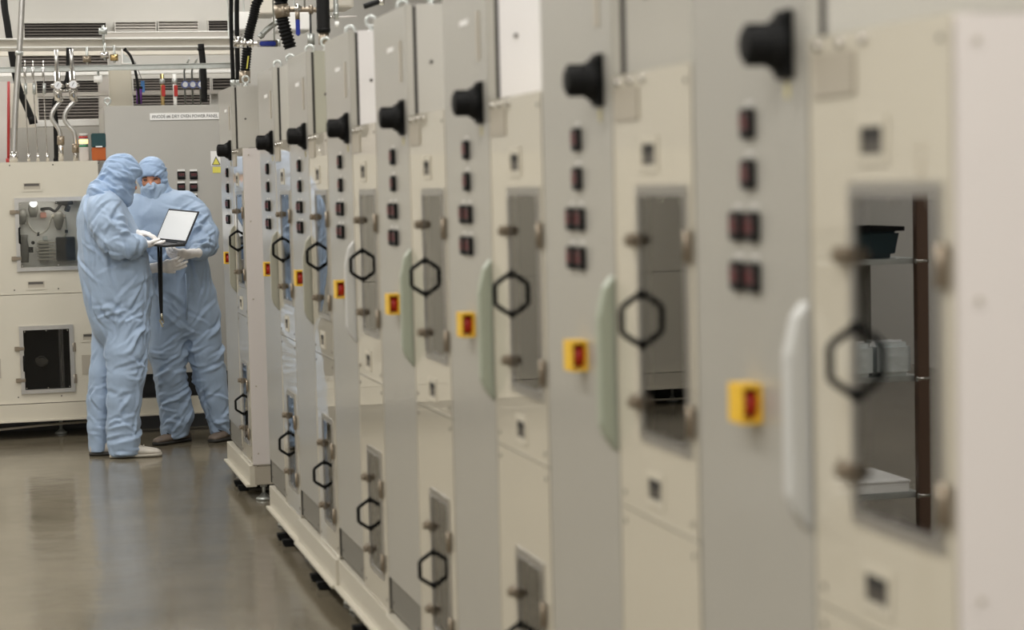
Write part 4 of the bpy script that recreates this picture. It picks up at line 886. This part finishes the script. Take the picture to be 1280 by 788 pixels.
def person_a():
    Y = 12.43; P = lambda x, y, d=0: np.array(at(x, y, Y+d)); o0 = P(147, 571); o0[2] = 0
    t = thing('person', o0, 'person in a light blue hooded cleanroom suit seen from the side, reading a laptop', 'person')
    # body under the clothes: one continuous figure
    F = Field(*bbox([P(105, 570, -.35), P(190, 190, .35)], .08), .012)
    g, rt, fw, up = face(F, P(150, 221), np.array([.88, -.25, -.42]), (.3, 0, 1))
    F.limb(P(141, 236), P(133, 250), .052, .056, k=.04)
    F.chain([(P(132, 262), .075, .13), (P(134, 285), .10, .14), (P(142, 325), .10, .13), (P(146, 365), .11, .14), (P(149, 392), .10, .14)], .04)
    for pts in (((152, 402, -.09, .075), (156, 470, -.10, .062), (155, 500, -.10, .055), (154, 556, -.10, .035)), ((141, 402, .09, .07), (130, 470, .08, .05), (125, 500, .07, .045), (124, 556, .07, .03))):
        for a, b in zip(pts, pts[1:]): F.limb(P(*a[:3]), P(*b[:3]), a[3], b[3], k=.03)
        e = pts[-1]; F.limb(P(e[0]-2, 562, e[2]), P(e[0]+18, 565, e[2]), .026, .022, k=.03)
    for pts in (((131, 264, -.15, .04), (144, 303, -.23, .035), (168, 305, -.22, .022)), ((132, 262, .15, .04), (149, 292, .20, .035), (162, 294, .09, .02))):
        for a, b in zip(pts, pts[1:]): F.limb(P(*a[:3]), P(*b[:3]), a[3], b[3], k=.03)
    V, Q = F.surface(); skinmesh('body', relax(V, Q, 1), Q, skin, t, o0)
    # coverall
    F = Field(*bbox([P(95, 572, -.4), P(195, 225, .4)], .07), .0085)
    h = PX
    F.chain([(P(133, 243), 13*h, 17*h), (P(129, 255), 22*h, 40*h), (P(130, 272), 30*h, 45*h), (P(135, 295), 35*h, 43*h), (P(141, 330), 40*h, 40*h), (P(146, 352), 40.5*h, 40*h), (P(148.5, 378), 38.5*h, 39*h), (P(150, 402), 35.5*h, 37*h)], .05)
    F.ball(P(166, 322), np.array([15, 28, 16])*h, .05)
    F.chain([(P(159, 405, -.07), 27*h, 27*h), (P(158, 440, -.09), 26*h, 25*h), (P(157.5, 470, -.10), 23.5*h, 22*h), (P(155, 500, -.10), 20.5*h, 20*h), (P(154, 530, -.10), 19*h, 19*h), (P(155, 550, -.10), 20*h, 20*h), (P(156, 562, -.10), 19.5*h, 20*h)], .02)
    F.chain([(P(142, 400, .09), 27*h, 26*h), (P(135, 432, .10), 20*h, 22*h), (P(128.5, 465, .09), 17*h, 19*h), (P(125.5, 500, .08), 15.5*h, 17*h), (P(124, 535, .08), 14.5*h, 16*h), (P(124.5, 562, .08), 14.5*h, 16*h)], .02)
    # near arm
    F.chain([(P(130, 258, -.17), 20*h, 16*h), (P(136, 280, -.22), 20*h, 15*h), (P(143, 300, -.24), 19*h, 15*h), (P(150, 309, -.25), 15*h, 14*h)], .025)
    F.chain([(P(148, 307, -.25), 15.5*h, 14*h), (P(161, 309, -.24), 13.5*h, 13*h), (P(171, 306, -.21), 11.5*h, 11*h), (P(175.5, 304.5, -.20), 9*h, 9*h)], .02)
    # far arm
    F.chain([(P(132, 258, .17), 18*h, 15*h), (P(150, 290, .22), 15*h, 14*h), (P(157, 295, .10), 12*h, 12*h), (P(166, 291.5, -.04), 8*h, 9*h)], .02)
    F.cut_below(P(150, 566.5)[2])
    V, Q = F.surface(); V = relax(V, Q, 2)
    B = [(P(150, 305, -.26), .10, (1, 0, .5), .05, .010), (P(156, 552, -.1), .06, (.2, 0, 1), .040, .012), (P(124, 550, .08), .06, (-.2, 0, 1), .038, .010)]
    V = crumple(V, Q, .003, .013, B, sd=21, drape=.22)
    V = creases(V, Q, [(P(150, 305, -.3), .13, (1, 0, -.9), .35, 14, .09, .011, .015), (P(135, 275, -.25), .16, (1, 0, 1.0), .3, 9, .10, .010, .010), (P(166, 305, -.25), .05, (0, 0, 1), .3, 7, .04, .008, .007),
        (P(158, 430, -.15), .20, (1, 0, .55), .35, 14, .10, .011, .013), (P(158, 480, -.15), .20, (1, 0, .3), .7, 26, .06, .010, .013), (P(156, 545, -.15), .13, (1, 0, .1), .35, 16, .07, .010, .015), (P(124, 545, .05), .14, (1, 0, -.3), .35, 12, .06, .010, .013),
        (P(126, 465, .05), .20, (1, 0, .6), .35, 14, .06, .010, .012), (P(140, 355, -.2), .25, (1, 0, -.9), .5, 14, .11, .013, .012), (P(170, 360, -.2), .20, (1, 0, 1.4), .3, 8, .12, .012, .011), (P(110, 300, -.1), .22, (.3, 0, -1), .2, 8, .16, .012, .011), (P(158, 405, -.2), .14, (1, 0, .8), .4, 10, .10, .011, .013)], 5)
    cov = skinmesh('coverall', V, Q, suit, t, o0)
    # hood with a face slit, flowing into a shoulder cape
    F = Field(*bbox([P(108, 265, -.3), P(182, 186, .3)], .04), .0065)
    F.limb(P(148, 215), P(155, 218), 22.5*h, 21*h, 21*h, 20*h, .03); F.limb(P(158, 206), P(173, 215), 13*h, 5*h, 16*h, 12*h, .03)
    F.limb(P(153, 226), P(157, 246), 17.5*h, 9.5*h, 19*h, 14*h, .04); F.limb(P(145, 225), P(131, 243), 17*h, 20*h, 17*h, 28*h, .05); F.limb(P(157, 235), P(160, 253), 9*h, 3.5*h, 10*h, 6*h, .03)
    F.limb(P(137, 240), P(127, 246), 17*h, 17*h, 22*h, 34*h, .05); F.limb(P(144, 240), P(158, 253), 10*h, 4.5*h, 18*h, 8*h, .04)
    F.ball(P(172, 226), np.array([5.5, 14, 4.6])*h, .012, 'sub')
    V, Q = F.surface(); V = relax(V, Q, 2)
    V = crumple(V, Q, .002, .006, [(P(145, 242, -.1), .07, (.55, 0, 1), .040, .008)], sd=4, drape=1)
    V = creases(V, Q, [(P(152, 212, -.12), .12, (1, 0, -.35), .3, 16, .06, .008, .010), (P(146, 238, -.12), .12, (1, 0, -.75), .2, 11, .09, .009, .012), (P(128, 216, -.08), .06, (1, 0, -.1), .3, 6, .04, .007, .007)], 3)
    skinmesh('hood', V, Q, hoodm, t, o0)
    F = Field(*bbox([P(148, 262, -.14), P(173, 222, .14)], .02), .006)
    F.limb(P(160, 232), P(159, 246), 8.3*h, 6*h, 13*h, 10*h, .02); F.ball(P(167, 231), np.array([2.5, 8, 5])*h, .02)
    V, Q = F.surface(); skinmesh('face_mask', crumple(relax(V, Q, 2), Q, .003, .004, sd=8, drape=1), Q, maskm, t, o0)
    ey = obj('eye', MB().tube([g(.031, .004, .080)-o0, g(.031, .004, .0865)-o0], [.011, .008], 12), eyem, t); ey2 = obj('eye', MB().tube([g(-.031, .004, .080)-o0, g(-.031, .004, .0865)-o0], [.011, .008], 12), eyem, t)
    hand(t, o0, P(167.5, 291, -.06), (.95, -.25, -.13), (-.1, 0, -1), -1, (.32, .32, .38, .42), .3, sc=1.05)
    hand(t, o0, P(176, 306.5, -.17), (.85, .45, .02), (-.1, .0, 1), 1, (.1, .1, .1, .1), .2)
    obj('cuff', MB().ring(P(166.5, 291.2, -.05)-o0, (.95, -.25, -.13), .031, .004), rubber, t)
    p = P(147, 571, -.10); za = np.array([0, 0, 0])
    hx = lambda x, d: np.array([P(x, 570, d)[0], Y+d, 0])
    shoe(t, o0, hx(138, -.10), hx(202, -.13), shoew, 'scuffed off-white shoe pointing right', solew, .055)
    shoe(t, o0, hx(113, .07), hx(172, .03), shoew, 'scuffed off-white shoe, mostly hidden behind the other', sole)
    # zip flap down the front
    return t
def person_b():
    Y = 12.93; P = lambda x, y, d=0: np.array(at(x, y, Y+d)); o0 = P(235, 553); o0[2] = 0; h = PX*1.04
    t = thing('person', o0, 'person in a light blue cleanroom suit facing the camera, eyes showing between hood and mask', 'person')
    F = Field(*bbox([P(150, 555, -.5), P(295, 192, .3)], .07), .012)
    hc = P(190, 222)
    g, rt, fw, up = face(F, hc, np.array([-.18, -1, -.22]), (-.10, 0, 1))
    F.limb(P(195, 240), P(200, 252), .055, .06, k=.04)
    F.chain([(P(203, 264), .13, .08), (P(207, 290), .14, .10), (P(220, 330), .13, .10), (P(230, 368), .14, .10), (P(232, 386), .13, .095)], .04)
    for pts in (((216, 400, 0, .07), (212, 465, -.02, .05), (217, 500, 0, .045), (219, 538, 0, .03)), ((250, 400, 0, .07), (259, 460, 0, .05), (268, 500, 0, .042), (276, 538, 0, .03))):
        for a, b in zip(pts, pts[1:]): F.limb(P(*a[:3]), P(*b[:3]), a[3], b[3], k=.03)
        e = pts[-1]; F.limb(P(e[0], 543, .02), P(e[0]-3, 548, -.05), .022, .016, k=.03)
    for pts in (((170, 266, 0, .04), (167, 316, -.11, .034), (184, 331, -.25, .02)), ((233, 268, 0, .04), (255, 302, -.12, .034), (247, 314, -.24, .02))):
        for a, b in zip(pts, pts[1:]): F.limb(P(*a[:3]), P(*b[:3]), a[3], b[3], k=.03)
    V, Q = F.surface(); body = skinmesh('body', relax(V, Q, 1), Q, skin, t, o0)
    F = Field(*bbox([P(148, 555, -.5), P(298, 232, .3)], .07), .0085)
    F.chain([(P(197, 248), 15*h, 15*h), (P(201, 256), 34*h, 20*h), (P(204, 270), 41*h, 25*h), (P(208, 295), 42*h, 27*h), (P(217, 325), 38*h, 27*h), (P(224, 345), 36*h, 26*h), (P(229, 372), 39*h, 27*h), (P(231, 395), 42*h, 27*h), (P(231, 404), 42*h, 26*h)], .05)
    F.chain([(P(211, 412), 25*h, 24*h), (P(210.5, 440, -.01), 23.5*h, 22*h), (P(213, 470, -.02), 20*h, 20*h), (P(217, 495, 0), 20.5*h, 20*h), (P(221, 520), 21*h, 20*h), (P(219.5, 535), 18*h, 19*h), (P(219, 542), 17.5*h, 18*h)], .015)
    F.chain([(P(252, 412), 24*h, 24*h), (P(256, 440), 23*h, 22*h), (P(262, 470), 20.5*h, 20*h), (P(268, 500), 17.5*h, 19*h), (P(275, 525), 15.5*h, 17*h), (P(277, 541), 14.5*h, 16*h)], .015)
    F.chain([(P(233, 256), 16*h, 16*h), (P(246, 272, -.05), 17*h, 16*h), (P(256, 293, -.10), 17.5*h, 16*h), (P(256, 304, -.13), 17*h, 16*h)], .025)
    F.chain([(P(256, 305, -.13), 16*h, 15*h), (P(249, 313, -.22), 13*h, 12*h), (P(243, 316.5, -.285), 8.5*h, 8.5*h)], .02)
    F.chain([(P(170, 258), 16*h, 16*h), (P(164, 290, -.06), 15*h, 14*h), (P(167, 320, -.12), 14*h, 13*h), (P(180, 330, -.22), 11*h, 11*h), (P(190, 333, -.29), 8.5*h, 8.5*h)], .02)
    F.cut_below(P(230, 546)[2])
    V, Q = F.surface(); V = relax(V, Q, 2)
    B = [(P(219, 535, -.1), .07, (.5, 0, 1), .044, .012), (P(276, 535, -.1), .07, (-.3, 0, 1), .040, .010)]
    V = crumple(V, Q, .003, .013, B, sd=45, drape=.25)
    V = creases(V, Q, [(P(257, 300, -.2), .13, (1, 0, .6), .4, 16, .08, .010, .016), (P(240, 270, -.1), .12, (1, 0, -1), .3, 7, .10, .010, .009), (P(182, 331, -.25), .04, (0, 0, 1), .3, 5, .035, .007, .005), (P(252, 312, -.2), .04, (0, 0, 1), .3, 5, .04, .008, .006),
        (P(210, 470, -.12), .20, (1, 0, .5), .5, 22, .07, .010, .015), (P(219, 525, -.12), .13, (1, 0, .5), .4, 18, .07, .010, .017), (P(262, 460, -.12), .24, (1, 0, .5), .35, 24, .09, .011, .015), (P(275, 525, -.12), .14, (1, 0, -.3), .4, 16, .07, .010, .014),
        (P(233, 405, -.12), .16, (1, 0, .9), .3, 7, .10, .011, .013), (P(228, 405, -.12), .16, (1, 0, -.9), .3, 7, .10, .011, .013), (P(200, 285, -.12), .18, (1, 0, 1), .3, 10, .11, .011, .011), (P(226, 350, -.12), .2, (.2, 0, 1), .3, 12, .13, .011, .011)], 6)
    skinmesh('coverall', V, Q, suit, t, o0)
    # front zip flap
    obj('zip_flap', MB().tube([P(232, 342, -.155)-o0, P(234, 370, -.16)-o0, P(233, 400, -.15)-o0], .006, 6), suit, t)
    F = Field(*bbox([P(165, 268, -.25), P(216, 188, .25)], .03), .0065)
    F.limb(P(189.5, 213), P(189.5, 219, -.01), 17.3*h, 17.5*h, 18.5*h, 19*h, .03); F.limb(P(190, 222), P(195, 238), 17*h, 14*h, 17*h, 14*h, .04); F.limb(P(196, 238), P(201, 250), 14*h, 23*h, 14*h, 17*h, .05)
    F.ball(g(-.0, .0, .108), [.076, .064, .031], .010, 'sub')
    V, Q = F.surface(); V = relax(V, Q, 2)
    V = crumple(V, Q, .002, .005, [], sd=9, drape=1)
    V = creases(V, Q, [(P(205, 222, -.05), .07, (1, 0, .2), .3, 12, .04, .007, .009), (P(187, 205, -.1), .08, (1, 0, .3), .3, 8, .06, .008, .006), (P(200, 250, -.1), .09, (.8, 0, 1), .3, 8, .07, .008, .010), (P(176, 250, -.08), .07, (-.8, 0, 1), .3, 6, .06, .008, .010)], 8)
    skinmesh('hood', V, Q, hoodm, t, o0)
    F = Field(*bbox([P(170, 270, -.3), P(212, 222, .1)], .03), .0055)
    F.limb(g(0, -.058, .056), g(0, -.105, .045), .079, .070, .048, .046, .02, fw); F.limb(g(0, -.036, .098), g(0, -.100, .088), .030, .034, .030, .034, .03, fw)
    F.limb(g(0, -.105, .042), P(197.5, 258, -.085), .070, .034, .042, .022, .05, fw)
    V, Q = F.surface(); V = relax(V, Q, 2)
    V = crumple(V, Q, .002, .004, [], sd=14, drape=1); V = creases(V, Q, [(P(193, 250, -.15), .09, (.5, 0, 1), .4, 7, .045, .008, .007), (P(186, 238, -.15), .05, (.8, 0, .5), .3, 3, .04, .008, .004)], 9)
    skinmesh('face_mask', V, Q, maskm, t, o0)
    for s_ in (-1, 1):
        a = g(s_*.031, .006, .0865)-o0; obj('eye', MB().tube([a-rt*.013, a+up*.002+fw*.003, a+rt*.013], [.003, .0055, .003], 8), eyem, t)
        a = g(s_*.032, .024, .0905)-o0; obj('eyebrow', MB().tube([a-rt*.019-up*.002, a+up*.003+fw*.002, a+rt*.019-up*.002], [.0025, .0045, .0025], 8), brow, t)
    hand(t, o0, P(197, 334.5, -.33), (1, -.10, .12), (.05, .75, .5), -1, (.15, .2, .28, .36), .35, sc=1.15, spread=.10)
    hand(t, o0, P(241, 317, -.31), (-1, -.12, -.05), (.1, .5, .5), 1, (.45, .5, .55, .6), .4, sc=1.15)
    hx = lambda x, d: np.array([P(x, 552, d)[0], Y+d, 0])
    shoe(t, o0, hx(236, .05), hx(193, -.12), shoed, 'worn brown shoe pointing towards the camera', sole)
    shoe(t, o0, hx(293, .05), hx(264, -.13), shoed, 'worn brown shoe beside the farthest cabinet', sole)
    return t
pa = person_a(); pb = person_b()

# laptop held between them
YL = 12.52
H0 = at(194, 301.5, YL); ev = at(232, 305.5, YL-.20)-H0; W_ = ev.length
sv0 = at(211, 261, YL+.06)-H0; e_ = ev.normalized(); sv = (sv0-e_*sv0.dot(e_)); SH = sv.length; s_ = sv.normalized()
nb = at(162, 303, YL-.15)-H0; nb = nb-e_*nb.dot(e_); b_ = nb.normalized()
t = thing('laptop', H0, 'open dark laptop with a bright white screen held between the two workers', 'laptop')
M_ = Matrix((e_, s_, e_.cross(s_))).transposed().to_4x4()
lid = obj('lid', MB().box(0, W_, 0, SH, -.006, .002), lapb, t, bevel=.002); lid.matrix_local = M_
nf = e_.cross(s_); sgn = 1 if nf.dot(Vector((0, -1, 0))) > 0 else -1
sc_ = obj('screen', MB().box(.010, W_-.010, .022, SH-.012, .0022, .0034), screen, lid)
M2 = Matrix((e_, b_, e_.cross(b_))).transposed().to_4x4(); up_s = 1 if e_.cross(b_).z > 0 else -1
ba = obj('base', MB().box(0, W_, 0, .185, -.013*up_s if up_s > 0 else 0, 0 if up_s > 0 else .013), lapb, t, bevel=.002); ba.matrix_local = M2
for r_ in range(5):
    for k_ in range(11): obj('key', lambda: MB().box(0, W_/11-.005, 0, .015, 0, .002), lapk, ba, 'lkey', 0, (.004+k_*(W_-.006)/11, .02+r_*.019, .0 if up_s > 0 else -.002))
obj('hinge', MB().tube([(.02, 0, 0), (.07, 0, 0)], .006, 10).tube([(W_-.07, 0, 0), (W_-.02, 0, 0)], .006, 10), lapb, ba)
# lanyard hanging from the laptop's edge
YS = 12.38
t = thing('lanyard', at(198.5, 306, YS), 'black cord with a metal clip hanging below the laptop', 'cord')
L0 = at(198.5, 306, YS)
q_ = lambda x, y: at(x, y, YS)-L0
obj('cord', MB().tube(spline([q_(197.8, 306), q_(198.6, 330), q_(199.4, 355), q_(200.5, 378), q_(201.6, 392)]), .0075, 8), rubber, t)
obj('cord', MB().tube(spline([q_(201.2, 306), q_(201.6, 330), q_(201.9, 360), q_(202.1, 392)]), .0075, 8), rubber, t)
cl = obj('clip', MB().tube([q_(201.8, 391), q_(202, 397), q_(202.6, 401)], [.007, .010, .006], 10), metalbit, t)
obj('clip_ring', MB().ring(q_(202.5, 402.5), (0, 1, 0), .011, .003), metalbit, cl); obj('clip_hook', MB().bar(q_(199.5, 400), q_(203.5, 409), .006, .010), metalbit, cl)
